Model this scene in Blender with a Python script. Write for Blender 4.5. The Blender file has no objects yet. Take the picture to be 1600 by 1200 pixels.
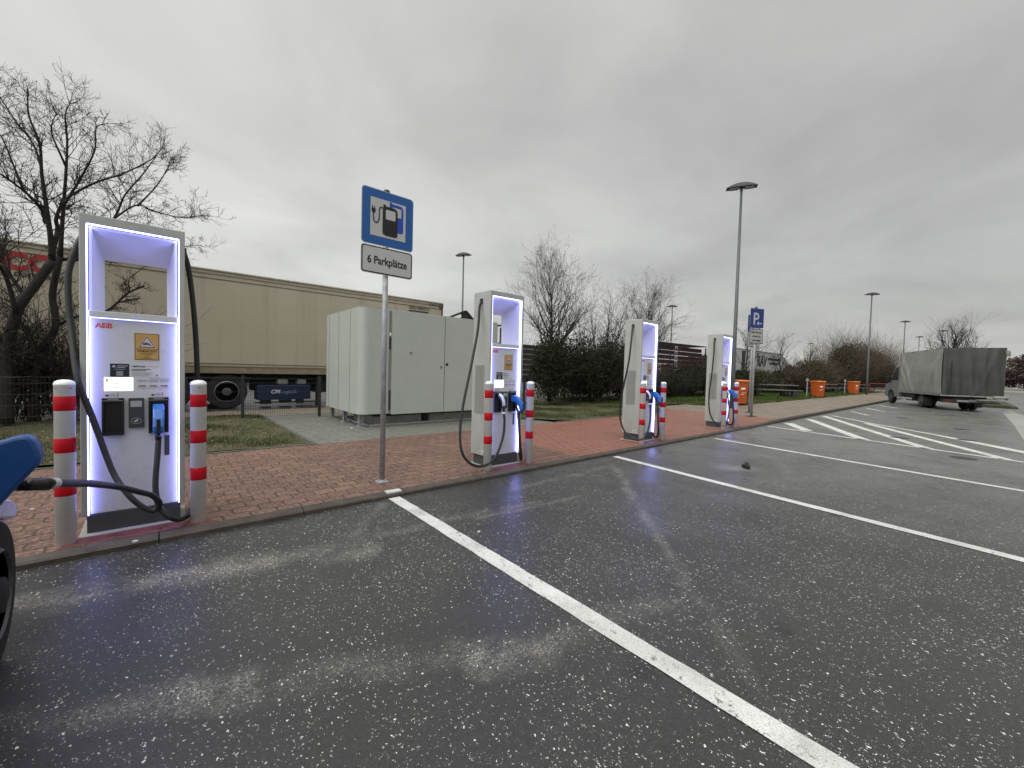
import bpy, math, random
import numpy as np
from mathutils import Vector, Matrix

# ------------------------------------------------------------------ camera, sky, sun
S = bpy.context.scene
COL = S.collection
FPX, PITCH, ROLL, YAW, EYE = 637.0, -.03337, .02699, .71367, 1.32
def cam_axes():
    F = Vector((math.sin(YAW), math.cos(YAW), 0)); r = Vector((math.cos(YAW), -math.sin(YAW), 0)); u = Vector((0, 0, 1))
    f2 = F*math.cos(PITCH) + u*math.sin(PITCH); u2 = u*math.cos(PITCH) - F*math.sin(PITCH)
    r3 = r*math.cos(ROLL) + u2*math.sin(ROLL); u3 = u2*math.cos(ROLL) - r*math.sin(ROLL)
    return r3, u3, f2
CR, CU, CF = cam_axes()
cd = bpy.data.cameras.new('camera'); cam = bpy.data.objects.new('camera', cd); COL.objects.link(cam)
cd.sensor_width = 36; cd.lens = FPX/1600*36; cd.clip_start = .05; cd.clip_end = 3000
M = Matrix((CR, CU, -CF)).transposed().to_4x4(); M.translation = (0, 0, EYE)
cam.matrix_world = M; S.camera = cam

def at(px, py, Y):                                   # world point at depth-plane Y (metres from the lens, away from the lot)
    d = CR*((px-800)/FPX) - CU*((py-600)/FPX) + CF
    return Vector((0, 0, EYE)) + d*(Y/d.y)
def gnd(px, py, z=0):
    d = CR*((px-800)/FPX) - CU*((py-600)/FPX) + CF
    return Vector((0, 0, EYE)) + d*((z-EYE)/d.z)

S.view_settings.view_transform = 'Standard'; S.view_settings.look = 'None'
S.view_settings.exposure = 0; S.view_settings.gamma = 1; S.view_settings.use_curve_mapping = False

SUN_EL, SUN_ROT = math.radians(55), math.radians(80)
W = bpy.data.worlds.new('World'); S.world = W; W.use_nodes = True
nt = W.node_tree; N = nt.nodes; L = nt.links; N.clear()
def wn(t, **k):
    n = N.new(t)
    for a, b in k.items(): setattr(n, a, b)
    return n
wo = wn('ShaderNodeOutputWorld'); sky = wn('ShaderNodeTexSky', sky_type='NISHITA', sun_disc=False)
sky.sun_elevation = SUN_EL; sky.sun_rotation = SUN_ROT
bg1 = wn('ShaderNodeBackground'); bg1.inputs[1].default_value = .08; L.new(sky.outputs[0], bg1.inputs[0])
tc = wn('ShaderNodeTexCoord'); sep = wn('ShaderNodeSeparateXYZ'); L.new(tc.outputs['Generated'], sep.inputs[0])
def wmath(op, a, b=None, clamp=False):
    n = wn('ShaderNodeMath', operation=op, use_clamp=clamp)
    for i, v in enumerate((a, b)):
        if v is None: continue
        if isinstance(v, (int, float)): n.inputs[i].default_value = v
        else: L.new(v, n.inputs[i])
    return n.outputs[0]
zz = wmath('ADD', wmath('MAXIMUM', sep.outputs[2], 0), .22)
cx = wn('ShaderNodeCombineXYZ'); L.new(wmath('DIVIDE', sep.outputs[0], zz), cx.inputs[0]); L.new(wmath('DIVIDE', sep.outputs[1], zz), cx.inputs[1])
n1 = wn('ShaderNodeTexNoise'); n1.inputs['Scale'].default_value = 1.5; n1.inputs['Detail'].default_value = 8; n1.inputs['Roughness'].default_value = .52; n1.inputs['Distortion'].default_value = .35; L.new(cx.outputs[0], n1.inputs['Vector'])
n2 = wn('ShaderNodeTexNoise'); n2.inputs['Scale'].default_value = .42; n2.inputs['Detail'].default_value = 3; L.new(cx.outputs[0], n2.inputs['Vector'])
mp = wn('ShaderNodeMapRange'); mp.inputs[1].default_value = .30; mp.inputs[2].default_value = .62; mp.inputs[3].default_value = .84; mp.inputs[4].default_value = 1.10; L.new(n1.outputs[0], mp.inputs[0])
mp2 = wn('ShaderNodeMapRange'); mp2.inputs[1].default_value = .3; mp2.inputs[2].default_value = .7; mp2.inputs[3].default_value = .86; mp2.inputs[4].default_value = 1.1; L.new(n2.outputs[0], mp2.inputs[0])
# the cloud cover is thinner towards +Y (photo's centre left), thicker towards +X
dirx = wn('ShaderNodeVectorMath', operation='DOT_PRODUCT'); L.new(tc.outputs['Generated'], dirx.inputs[0]); dirx.inputs[1].default_value = (-.55, .8, .12)
mp3 = wn('ShaderNodeMapRange'); mp3.inputs[1].default_value = -.6; mp3.inputs[2].default_value = .9; mp3.inputs[3].default_value = .75; mp3.inputs[4].default_value = 1.22; L.new(dirx.outputs['Value'], mp3.inputs[0])
# added brightening of the unseen sky overhead, to lift the light on the scene
lobe = wn('ShaderNodeVectorMath', operation='DOT_PRODUCT'); L.new(tc.outputs['Generated'], lobe.inputs[0]); lobe.inputs[1].default_value = (-.42, -.16, .893)
mp4 = wn('ShaderNodeMapRange', interpolation_type='SMOOTHSTEP'); mp4.inputs[1].default_value = .50; mp4.inputs[2].default_value = .95; mp4.inputs[3].default_value = 1; mp4.inputs[4].default_value = 4.2; L.new(lobe.outputs['Value'], mp4.inputs[0])
val = wmath('MULTIPLY', wmath('MULTIPLY', wmath('MULTIPLY', mp.outputs[0], mp2.outputs[0]), mp3.outputs[0]), mp4.outputs[0])
cc = wn('ShaderNodeVectorMath', operation='SCALE'); cc.inputs[0].default_value = (.615, .62, .60); L.new(val, cc.inputs['Scale'])
bg2 = wn('ShaderNodeBackground'); L.new(cc.outputs[0], bg2.inputs[0]); bg2.inputs[1].default_value = 1.0
mx = wn('ShaderNodeMixShader'); mx.inputs[0].default_value = .95; L.new(bg1.outputs[0], mx.inputs[1]); L.new(bg2.outputs[0], mx.inputs[2]); L.new(mx.outputs[0], wo.inputs[0])

sd = bpy.data.lights.new('sun', 'SUN'); sd.energy = .6; sd.angle = math.radians(25); sd.color = (1, .97, .93)
sun = bpy.data.objects.new('sun', sd); COL.objects.link(sun)
sv = Vector((math.cos(SUN_EL)*math.sin(-SUN_ROT), math.cos(SUN_EL)*math.cos(-SUN_ROT), math.sin(SUN_EL)))
sun.rotation_euler = sv.to_track_quat('Z', 'Y').to_euler()

# ------------------------------------------------------------------ materials
MATS = {}
class NT:
    def __init__(s, name):
        s.m = bpy.data.materials.new(name); s.m.use_nodes = True; s.t = s.m.node_tree; s.N = s.t.nodes; s.L = s.t.links
        s.b = s.N['Principled BSDF']
    def n(s, t, **k):
        o = s.N.new(t)
        for a, b in k.items(): setattr(o, a, b)
        return o
    def inp(s, sock, v):
        if v is None: return
        if hasattr(v, 'links'): s.L.new(v, sock)
        else: sock.default_value = v
    def math(s, op, a, b=None, c=None, clamp=False):
        o = s.n('ShaderNodeMath', operation=op, use_clamp=clamp)
        for i, v in enumerate((a, b, c)): s.inp(o.inputs[i], v)
        return o.outputs[0]
    def vec(s, op, a, b=None, scale=None):
        o = s.n('ShaderNodeVectorMath', operation=op); s.inp(o.inputs[0], a)
        if b is not None: s.inp(o.inputs[1], b)
        if scale is not None: s.inp(o.inputs['Scale'], scale)
        return o.outputs['Value'] if op in ('DOT_PRODUCT', 'LENGTH', 'DISTANCE') else o.outputs[0]
    def coord(s, kind='Object'): return s.n('ShaderNodeTexCoord').outputs[kind]
    def noise(s, scale, detail=4, rough=.55, vec=None, dist=0):
        o = s.n('ShaderNodeTexNoise'); o.inputs['Scale'].default_value = scale; o.inputs['Detail'].default_value = detail
        o.inputs['Roughness'].default_value = rough; o.inputs['Distortion'].default_value = dist
        s.L.new(vec if vec is not None else s.coord(), o.inputs['Vector']); return o.outputs[0]
    def vor(s, scale, vec=None, feature='F1'):
        o = s.n('ShaderNodeTexVoronoi', feature=feature); o.inputs['Scale'].default_value = scale
        s.L.new(vec if vec is not None else s.coord(), o.inputs['Vector']); return o
    def rng(s, v, a, b, c, d):
        o = s.n('ShaderNodeMapRange'); s.inp(o.inputs[0], v)
        for i, x in enumerate((a, b, c, d)): s.inp(o.inputs[i+1], x)
        return o.outputs[0]
    def mix(s, f, a, b, mode='MIX'):
        o = s.n('ShaderNodeMix', data_type='RGBA', blend_type=mode); s.inp(o.inputs[0], f)
        for i, v in ((6, a), (7, b)):
            if isinstance(v, tuple) and len(v) == 3: v = (*v, 1)
            s.inp(o.inputs[i], v)
        return o.outputs[2]
    def bump(s, h, strength=.3, dist=.01):
        o = s.n('ShaderNodeBump'); o.inputs['Strength'].default_value = strength; o.inputs['Distance'].default_value = dist
        s.L.new(h, o.inputs['Height']); s.L.new(o.outputs[0], s.b.inputs['Normal'])
def mat(name, col, rough=.5, metal=0, var=.12, vscale=6, bump=0, bscale=60, spec=.5, emit=None, estr=0, dirt=0, coat=0, low=0):
    if name in MATS: return MATS[name]
    t = NT(name); c0 = tuple(x*(1-var) for x in col); c1 = tuple(min(1, x*(1+var)) for x in col)
    c = t.mix(t.rng(t.noise(vscale, 5), .3, .7, 0, 1), c0, c1)
    if dirt:
        v = t.vec('MULTIPLY', t.coord(), (14, 14, .9))
        c = t.mix(t.rng(t.noise(1.0, 5, .6, v), .5, .75, 0, dirt), c, tuple(x*.45 for x in col))
    if low:        # splashed road dirt near the foot
        sp = t.n('ShaderNodeSeparateXYZ'); t.L.new(t.coord(), sp.inputs[0])
        hgt = t.rng(t.math('ADD', sp.outputs[2], t.math('MULTIPLY', t.noise(7, 5, .7), .5)), .32, .95, 1, 0)
        f_ = t.math('MULTIPLY', t.math('MULTIPLY', hgt, t.rng(t.noise(55, 4, .8), .42, .62, .25, 1)), low, clamp=True)
        c = t.mix(f_, c, (.16, .145, .12))
    t.L.new(c, t.b.inputs['Base Color'])
    t.L.new(t.rng(t.noise(vscale*2.3, 3), .3, .7, max(.02, rough-.07), min(1, rough+.07)), t.b.inputs['Roughness'])
    t.b.inputs['Metallic'].default_value = metal; t.b.inputs['Specular IOR Level'].default_value = spec
    t.b.inputs['Coat Weight'].default_value = coat
    if bump: t.bump(t.noise(bscale, 4), bump, .01)
    if emit: t.b.inputs['Emission Color'].default_value = (*emit, 1); t.b.inputs['Emission Strength'].default_value = estr
    MATS[name] = t.m; return t.m

white = mat('white_powder_coat', (.41, .42, .405), .38, var=.05, dirt=.16, low=.5)
panelw = mat('white_panel', (.58, .58, .60), .32, var=.03, low=.3)
funnelw = mat('funnel_plastic', (.72, .72, .80), .45, var=.02)
led = mat('led_diffuser', (.9, .9, 1), .4, var=0, emit=(.27, .29, 1.0), estr=15.0)
plinth_m = mat('dark_plinth', (.05, .052, .056), .6, var=.2, bump=.1)
blackp = mat('black_plastic', (.012, .012, .013), .38, var=.2)
darkp = mat('dark_grey_plastic', (.045, .047, .05), .5, var=.2)
rubber = mat('cable_rubber', (.016, .016, .018), .5, var=.3, vscale=30)
bluep = mat('blue_plastic', (.018, .12, .42), .35, var=.1)
bluenear = mat('blue_shell', (.006, .052, .21), .42, var=.12, bump=.15, bscale=260)
redm = mat('red_reflective', (.42, .003, .011), .5, spec=.25, var=.12, vscale=9)
bollw = mat('bollard_white', (.90, .91, .90), .35, var=.03, dirt=.08, low=.22)
galv = mat('galvanised_steel', (.34, .35, .36), .5, metal=.3, var=.22, vscale=14, bump=.05)
greyalu = mat('grey_aluminium', (.33, .34, .34), .45, metal=.35, var=.08)
concrete = mat('concrete', (.30, .295, .28), .85, var=.2, vscale=5, bump=.3)
kerbm = mat('kerb_stone', (.062, .050, .041), .7, var=.35, vscale=7, bump=.4, bscale=70)
darkmetal = mat('dark_metal', (.035, .036, .038), .5, metal=.3, var=.2)
lampm = mat('lamp_grey', (.10, .105, .11), .5, metal=.3, var=.12)
signback = mat('sign_rim', (.45, .46, .47), .5, var=.05)
signblue = mat('sign_blue', (.012, .098, .33), .35, var=.05)
signwhite = mat('sign_white', (.50, .50, .50), .4, var=.03)
signblack = mat('sign_black', (.008, .008, .008), .4, var=.1)
signblue2 = mat('sign_dark_blue', (.01, .025, .17), .35, var=.06)
inkgrey = mat('ink_grey', (.22, .22, .24), .6, var=.1)
inkblack = mat('ink_black', (.02, .02, .022), .6, var=.1)
inkred = mat('ink_red', (.62, .012, .03), .5, var=.05)
gold = mat('gold_sticker', (.50, .30, .09), .45, var=.08)
screenm = mat('lit_screen', (.9, .9, .9), .3, var=0, emit=(.95, 1, .93), estr=1.35)
cabm = mat('cabinet_paint', (.42, .45, .42), .4, var=.035, vscale=3, dirt=.07)
barkm = mat('bark', (.022, .019, .016), .9, var=.4, vscale=18, bump=.5)
twigm = mat('twig_bark', (.026, .02, .017), .9, var=.4, vscale=6)
twigbrown = mat('brown_twigs', (.075, .055, .038), .9, var=.4, vscale=2)
oranget = mat('orange_plastic', (.46, .088, .012), .42, var=.08, vscale=3, dirt=.12)
tyre = mat('tyre_rubber', (.012, .012, .012), .8, var=.3, bump=.3)
rimm = mat('wheel_rim', (.20, .20, .20), .4, metal=.6, var=.15)
rimdark = mat('wheel_rim_dark', (.10, .10, .105), .5, metal=.4, var=.2)
woodm = mat('weathered_wood', (.16, .15, .135), .75, var=.35, vscale=9, bump=.3)
legm = mat('bench_concrete', (.03, .03, .03), .9, var=.4)
chassism = mat('chassis_black', (.012, .012, .013), .65, var=.4)

# ------------------------------------------------------------------ mesh builder and scene helpers
class MB:
    def __init__(s): s.v = []; s.f = []; s.mi = []; s.m = 0
    def add(s, vs, fs):
        o = len(s.v); s.v += [tuple(v) for v in vs]; s.f += [tuple(i+o for i in f) for f in fs]; s.mi += [s.m]*len(fs); return s
    def box(s, x0, x1, y0, y1, z0, z1):
        return s.add([(x0,y0,z0),(x1,y0,z0),(x1,y1,z0),(x0,y1,z0),(x0,y0,z1),(x1,y0,z1),(x1,y1,z1),(x0,y1,z1)],
                     [(0,3,2,1),(4,5,6,7),(0,1,5,4),(1,2,6,5),(2,3,7,6),(3,0,4,7)])
    def bar(s, a, b, w, h=None, up=(0,0,1)):
        a = Vector(a); b = Vector(b); h = h or w; d = (b-a).normalized(); u = Vector(up)
        if abs(d.dot(u)) > .98: u = Vector((1,0,0))
        r = d.cross(u).normalized(); u = r.cross(d).normalized()
        vs = [p + r*(w/2*i) + u*(h/2*j) for p in (a, b) for i, j in ((-1,-1),(1,-1),(1,1),(-1,1))]
        return s.add(vs, [(0,3,2,1),(4,5,6,7),(0,1,5,4),(1,2,6,5),(2,3,7,6),(3,0,4,7)])
    def tube(s, pts, r, n=8, cap=True):
        pts = [Vector(p) for p in pts]; k = len(pts); rr = r if isinstance(r, (list, tuple)) else [r]*k
        o = len(s.v); prev = None
        for i, p in enumerate(pts):
            d = (pts[min(i+1, k-1)] - pts[max(i-1, 0)])
            d = d.normalized() if d.length > 1e-9 else Vector((0,0,1))
            if prev is None:
                u = Vector((0,0,1)) if abs(d.z) < .9 else Vector((1,0,0))
            else: u = prev
            a = (u - d*u.dot(d))
            if a.length < 1e-6: a = d.orthogonal()
            a.normalize(); prev = a; b = d.cross(a)
            for j in range(n):
                t = 2*math.pi*j/n; s.v.append(tuple(p + (a*math.cos(t) + b*math.sin(t))*rr[i]))
        c = 0
        for i in range(k-1):
            for j in range(n):
                j2 = (j+1) % n; s.f.append((o+i*n+j, o+i*n+j2, o+(i+1)*n+j2, o+(i+1)*n+j)); c += 1
        if cap: s.f.append(tuple(o+j for j in range(n))[::-1]); s.f.append(tuple(o+(k-1)*n+j for j in range(n))); c += 2
        s.mi += [s.m]*c; return s
    def lathe(s, prof, axis='z', c=(0,0,0), n=24):              # prof: (radius, height) pairs
        o = len(s.v); k = len(prof)
        for r, h in prof:
            for j in range(n):
                t = 2*math.pi*j/n; a, b = r*math.cos(t), r*math.sin(t)
                p = {'z': (a, b, h), 'y': (a, h, b), 'x': (h, a, b)}[axis]
                s.v.append((p[0]+c[0], p[1]+c[1], p[2]+c[2]))
        cnt = 0
        for i in range(k-1):
            for j in range(n):
                j2 = (j+1) % n; q = (o+i*n+j, o+i*n+j2, o+(i+1)*n+j2, o+(i+1)*n+j)
                s.f.append(q if axis != 'y' else q[::-1]); cnt += 1
        s.f.append(tuple(o+j for j in range(n))[::-1]); s.f.append(tuple(o+(k-1)*n+j for j in range(n))); cnt += 2
        s.mi += [s.m]*cnt; return s
    def prism(s, poly, plane='xz', a=0, b=1):                   # polygon in a plane, extruded along the third axis from a to b
        def P(u, v, w): return {'xz': (u, w, v), 'xy': (u, v, w), 'yz': (w, u, v)}[plane]
        n = len(poly)
        vs = [P(u, v, a) for u, v in poly] + [P(u, v, b) for u, v in poly]
        return s.add(vs, [tuple(range(n)), tuple(range(2*n-1, n-1, -1))] + [(i, i+n, (i+1) % n + n, (i+1) % n) for i in range(n)])
    def build(s, name, m, parent=None, bevel=0, smooth=False, fix=True):
        me = bpy.data.meshes.new(name); me.from_pydata(s.v, [], s.f)
        ms = m if isinstance(m, (list, tuple)) else [m]
        for x in ms: me.materials.append(x)
        if len(ms) > 1: me.polygons.foreach_set('material_index', s.mi)
        if smooth: me.polygons.foreach_set('use_smooth', [True]*len(me.polygons))
        if fix and len(s.f) < 6000:
            import bmesh
            bm = bmesh.new(); bm.from_mesh(me); bmesh.ops.recalc_face_normals(bm, faces=bm.faces); bm.to_mesh(me); bm.free()
        me.update()
        o = bpy.data.objects.new(name, me); COL.objects.link(o)
        if parent: o.parent = parent
        if bevel:
            b = o.modifiers.new('bevel', 'BEVEL'); b.width = bevel; b.segments = 2; b.limit_method = 'ANGLE'; b.angle_limit = .6
        return o
def tag(o, label, cat, group=None, kind=None):
    if label: o['label'] = label
    if cat: o['category'] = cat
    if group: o['group'] = group
    if kind: o['kind'] = kind
    return o
def thing(name, label, cat, loc=(0,0,0), rz=0, group=None):
    o = bpy.data.objects.new(name, None); COL.objects.link(o); o.location = loc; o.rotation_euler = (0,0,rz); o.empty_display_size = .2
    return tag(o, label, cat, group)
def structure(o): o['kind'] = 'structure'; return o
KIDS = {}
def copy_tree(o, parent=None):
    c = o.copy(); COL.objects.link(c)
    if parent: c.parent = parent
    for ch in [x for x in list(bpy.data.objects) if x.parent == o]: copy_tree(ch, c)
    return c
FONT = None
def text(s, size, loc, m, name, parent, rot=(math.pi/2,0,0), bold=0.0, align='LEFT', depth=.0008, sx=1.0, shear=0):
    cu = bpy.data.curves.new('txt', 'FONT'); cu.body = s; cu.size = size; cu.extrude = depth; cu.offset = bold; cu.align_x = align; cu.shear = shear
    cu.resolution_u = 3
    to = bpy.data.objects.new('txt', cu); COL.objects.link(to)
    dg = bpy.context.evaluated_depsgraph_get(); me = bpy.data.meshes.new_from_object(to.evaluated_get(dg)); me.name = name
    bpy.data.objects.remove(to); bpy.data.curves.remove(cu)
    me.materials.clear(); me.materials.append(m)
    o = bpy.data.objects.new(name, me); COL.objects.link(o); o.parent = parent; o.location = loc; o.rotation_euler = rot; o.scale = (sx, 1, 1)
    return o
def catmull(pts, k=8):
    P = [Vector(p) for p in pts]; P = [P[0]*2-P[1]] + P + [P[-1]*2-P[-2]]; out = []
    for i in range(1, len(P)-2):
        for j in range(k):
            t = j/k; a, b, c, d = P[i-1:i+3]
            out.append(.5*((2*b) + (c-a)*t + (2*a-5*b+4*c-d)*t*t + (3*b-a-3*c+d)*t**3))
    out.append(P[-2]); return out
def rr(x0, x1, z0, z1, r, n=5):
    out = []
    for cx_, cz, a0 in ((x1-r, z1-r, 0), (x0+r, z1-r, 90), (x0+r, z0+r, 180), (x1-r, z0+r, 270)):
        for i in range(n+1):
            a = math.radians(a0 + 90*i/n); out.append((cx_ + r*math.cos(a), cz + r*math.sin(a)))
    return out[::-1]

# ------------------------------------------------------------------ ground: asphalt, kerb, paving, slab, verge
AZ = -.05
def lift(x): t = min(1, max(0, (x-12.3)/2.2)); return .05*t*t*(3-2*t)
def asphalt_mat():
    t = NT('wet_asphalt'); o = t.coord()
    base = t.mix(t.rng(t.noise(.55, 6, .6), .35, .65, 0, 1), (.011, .0115, .0115), (.022, .0225, .022))
    base = t.mix(t.rng(t.noise(260, 2, .6), .4, .62, 0, .75), base, (.062, .062, .059))
    # capsule-shaped worn / bleached streaks: old erased markings and worn stone
    segs = [((-1.2, 3.50), (.55, 3.22), .14, 1.0), ((.55, 3.22), (1.9, 3.15), .08, .45), ((1.9, 3.15), (3.0, 3.0), .05, .4), ((.95, 3.05), (1.15, 2.98), .12, 1.0), ((.95, 3.0), (1.75, 3.95), .05, .4),
            ((-.5, 2.30), (.02, 2.12), .09, .5), ((.05, 2.10), (.30, 1.98), .09, 1.0), ((.30, 1.98), (1.1, 1.62), .09, .5), ((1.15, 1.52), (1.42, 1.38), .11, .9), ((1.42, 1.40), (2.3, 1.2), .08, .35),
            ((5.17, 3.6), (3.9, 2.42), .055, .8), ((3.9, 2.42), (2.6, 1.2), .05, .5), ((2.6, 1.2), (1.7, .3), .05, .2), ((9.2, 3.7), (7.9, 2.3), .06, .5), ((6.45, 2.45), (6.65, 2.2), .16, 1.0), ((7.6, 2.1), (6.9, 1.8), .10, .5),
            ((3.1, 3.5), (4.9, 3.55), .06, .6), ((2.2, 3.0), (3.6, 2.85), .04, .5), ((5.4, 2.2), (9, .4), .16, .2), ((8.9, 2.4), (12.2, 1.2), .22, .35), ((10.2, 3.3), (11.5, 2.5), .15, .3), ((13.5, 3.9), (12.6, 3.0), .06, .5)]
    mask = None; vo = t.vec('MULTIPLY', o, (1, 1, 0))
    wob = t.vec('SCALE', t.vec('SUBTRACT', t.n('ShaderNodeTexNoise').outputs[1], (.5, .5, .5)), scale=.22)
    nz = wob.node.inputs[0].links[0].from_node.inputs[0].links[0].from_node; nz.inputs['Scale'].default_value = 2.6; nz.inputs['Detail'].default_value = 6; t.L.new(o, nz.inputs['Vector'])
    vo = t.vec('MULTIPLY', t.vec('ADD', vo, wob), (1, 1, 0))
    for a, b, w, s_ in segs:
        d = (b[0]-a[0], b[1]-a[1]); l2 = d[0]**2 + d[1]**2
        pa = t.vec('SUBTRACT', vo, (a[0], a[1], 0))
        h = t.math('DIVIDE', t.vec('DOT_PRODUCT', pa, (d[0], d[1], 0)), l2, clamp=True)
        dd = t.vec('LENGTH', t.vec('SUBTRACT', pa, t.vec('SCALE', (d[0], d[1], 0), scale=h)))
        v = t.rng(dd, w*.2, w*1.5, s_, 0)
        mask = v if mask is None else t.math('MAXIMUM', mask, v)
    grain = t.rng(t.noise(95, 4, .85), .46, .54, 0, 1)
    blotch = t.rng(t.noise(3.2, 5, .7), .38, .58, .1, 1)
    mk = t.math('MULTIPLY', t.math('MULTIPLY', mask, grain), blotch, clamp=True)
    base = t.mix(t.math('MULTIPLY', mk, 1.0), base, (.46, .44, .38))
    base = t.mix(t.rng(t.noise(70, 4, .8), .38, .62, 0, .55), base, (.008, .008, .008))
    base = t.mix(t.rng(t.noise(150, 3, .8), .46, .60, 0, .55), base, (.055, .055, .052))
    sx0 = t.n('ShaderNodeSeparateXYZ'); t.L.new(o, sx0.inputs[0])      # sky sheen at grazing angles, painted as a paler colour further along the row
    dry = t.math('MULTIPLY', t.rng(t.math('ADD', sx0.outputs[0], t.math('MULTIPLY', t.noise(.5, 4), 3)), 5.5, 12, 0, .75), t.rng(t.noise(1.3, 5, .65), .35, .62, .45, 1))  # weight of the painted sheen, not of real drying
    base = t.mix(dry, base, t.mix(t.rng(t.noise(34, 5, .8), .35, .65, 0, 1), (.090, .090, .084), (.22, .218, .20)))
    # oil drips and the sealed joint of an old patch
    drip = t.vor(1.1, t.vec('ADD', o, t.vec('SCALE', t.noise(9, 3).node.outputs[1], scale=.12)))
    base = t.mix(t.rng(drip.outputs['Distance'], .02, .10, .75, 0), base, (.006, .006, .006))
    # pale chippings
    vec2 = t.vec('MULTIPLY', o, (1, .75, 1))
    for sc, thr, rnd in ((74, .26, .85), (34, .14, .90), (150, .33, .82)):
        vr = t.vor(sc, t.vec('ADD', vec2, t.vec('SCALE', t.noise(sc*.9, 2).node.outputs[1], scale=.022)))
        sx_ = t.n('ShaderNodeSeparateColor'); t.L.new(vr.outputs['Color'], sx_.inputs[0])
        size = t.rng(sx_.outputs[1], 0, 1, thr*.4, thr*1.25)
        chip = t.math('MULTIPLY', t.math('LESS_THAN', vr.outputs['Distance'], size), t.math('GREATER_THAN', sx_.outputs[0], rnd))
        dens = t.rng(t.noise(.9, 4, .6), .36, .60, .15, 1)
        chip = t.math('MULTIPLY', chip, t.math('GREATER_THAN', dens, sx_.outputs[2]))
        base = t.mix(chip, base, (.68, .67, .63))
    t.L.new(base, t.b.inputs['Base Color'])
    wet = t.rng(t.noise(.8, 5, .6), .36, .64, .27, .50)
    t.L.new(wet, t.b.inputs['Roughness']); t.b.inputs['Specular IOR Level'].default_value = .6
    t.bump(t.math('ADD', t.noise(170, 3, .7), t.math('MULTIPLY', t.noise(45, 3), .6)), .24, .005)
    return t.m
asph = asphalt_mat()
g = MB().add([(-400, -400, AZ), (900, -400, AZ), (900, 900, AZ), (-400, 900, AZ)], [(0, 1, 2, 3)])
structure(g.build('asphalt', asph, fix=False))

def brick_mat(name, ca, cb, cm, w=.20, h=.10, wav=.014, var=(.6, 1.35), ghost=None):
    t = NT(name); o = t.coord(); sx_ = t.n('ShaderNodeSeparateXYZ'); t.L.new(o, sx_.inputs[0])
    X, Y = sx_.outputs[0], sx_.outputs[1]
    Yw = t.math('ADD', Y, t.math('MULTIPLY', t.math('SINE', t.math('MULTIPLY', X, 2*math.pi/(w/1))), wav))
    Xw = t.math('ADD', X, t.math('MULTIPLY', t.math('SINE', t.math('MULTIPLY', Y, math.pi/h)), wav*.8))
    cmb = t.n('ShaderNodeCombineXYZ'); t.L.new(Xw, cmb.inputs[0]); t.L.new(Yw, cmb.inputs[1])
    br = t.n('ShaderNodeTexBrick', offset=.5); t.L.new(cmb.outputs[0], br.inputs['Vector'])
    for k, v in (('Scale', 1), ('Mortar Size', .008), ('Mortar Smooth', .4), ('Bias', 0), ('Brick Width', w), ('Row Height', h)): br.inputs[k].default_value = v
    br.inputs['Color1'].default_value = (0, 0, 0, 1); br.inputs['Color2'].default_value = (1, 1, 1, 1); br.inputs['Mortar'].default_value = (.5, .5, .5, 1)
    tone = t.mix(br.outputs['Color'], ca, cb)
    tone = t.mix(t.rng(t.noise(1.1, 6, .65), .3, .7, 0, .8), tone, tuple(x*.6 for x in ca))
    tone = t.mix(t.rng(t.noise(30, 5, .8), .47, .62, 0, .8), tone, tuple(min(1, x*1.8) for x in cb))
    if ghost is not None:      # newer, redder stones from this X on
        gm = t.rng(t.math('ADD', X, t.math('MULTIPLY', t.noise(1.5, 3), .35)), ghost, ghost+.12, 0, 1)
        tone = t.mix(gm, tone, t.mix(.75, tone, (.27, .105, .072)))
    cj = t.mix(t.rng(t.noise(1.7, 5, .7), .50, .62, 0, 1), cm, (.050, .055, .020))
    cj = t.mix(t.rng(t.noise(2.9, 5, .7), .52, .66, 0, 1), cj, (.13, .11, .085))
    col = t.mix(t.math('MULTIPLY', br.outputs['Fac'], .85), tone, cj)
    t.L.new(col, t.b.inputs['Base Color'])
    t.L.new(t.rng(t.noise(2.2, 5), .35, .65, .38, .72), t.b.inputs['Roughness'])
    hgt = t.math('ADD', t.math('MULTIPLY', t.math('SUBTRACT', 1, br.outputs['Fac']), 1), t.math('MULTIPLY', t.noise(60, 4), .5))
    t.bump(hgt, 1.0, .010)
    return t.m
redbrick = brick_mat('red_interlocking_pavers', (.088, .050, .038), (.205, .112, .085), (.040, .026, .019), w=.2, h=.1625, wav=.011, ghost=5.15)
beige = brick_mat('beige_pavers', (.175, .140, .105), (.235, .19, .145), (.055, .045, .035), w=.2, h=.1, wav=.004)
slabm = brick_mat('grey_slab_pavers', (.125, .125, .110), (.165, .165, .145), (.07, .07, .06), w=.4, h=.2, wav=.0)

def sheet(name, poly_cols, m, z=0, ny=2, dz=None):   # list of (x, y0, y1) columns
    mb = MB(); k = len(poly_cols)
    for x, y0, y1 in poly_cols:
        for j in range(ny+1):
            mb.v.append((x, y0 + (y1-y0)*j/ny, z + lift(x) + (dz(x, y0 + (y1-y0)*j/ny) if dz else 0)))
    for i in range(k-1):
        for j in range(ny):
            a = i*(ny+1)+j; mb.f.append((a, a+ny+1, a+ny+2, a+1)); mb.mi.append(0)
    return structure(mb.build(name, m, fix=False))
KY = 4.10
xs = [-8, -4, 0, 4, 8, 12.3, 12.8, 13.3, 13.8, 14.3]
sheet('brick_pavement', [(x, KY, 7.24 if x < 7.8 else (7.24 if x < 13.8 else 7.6)) for x in xs], redbrick)
sheet('pavement', [(x, KY, 8.4 if x < 17.4 else 6.95) for x in (14.3, 14.7, 15.5, 17.3, 17.5, 22, 30, 45, 70)], beige)
sheet('slab', [(2.0, 7.24, 12.1), (7.4, 7.24, 12.1), (7.8, 7.24, 8.3)], slabm, z=-.002)
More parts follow.
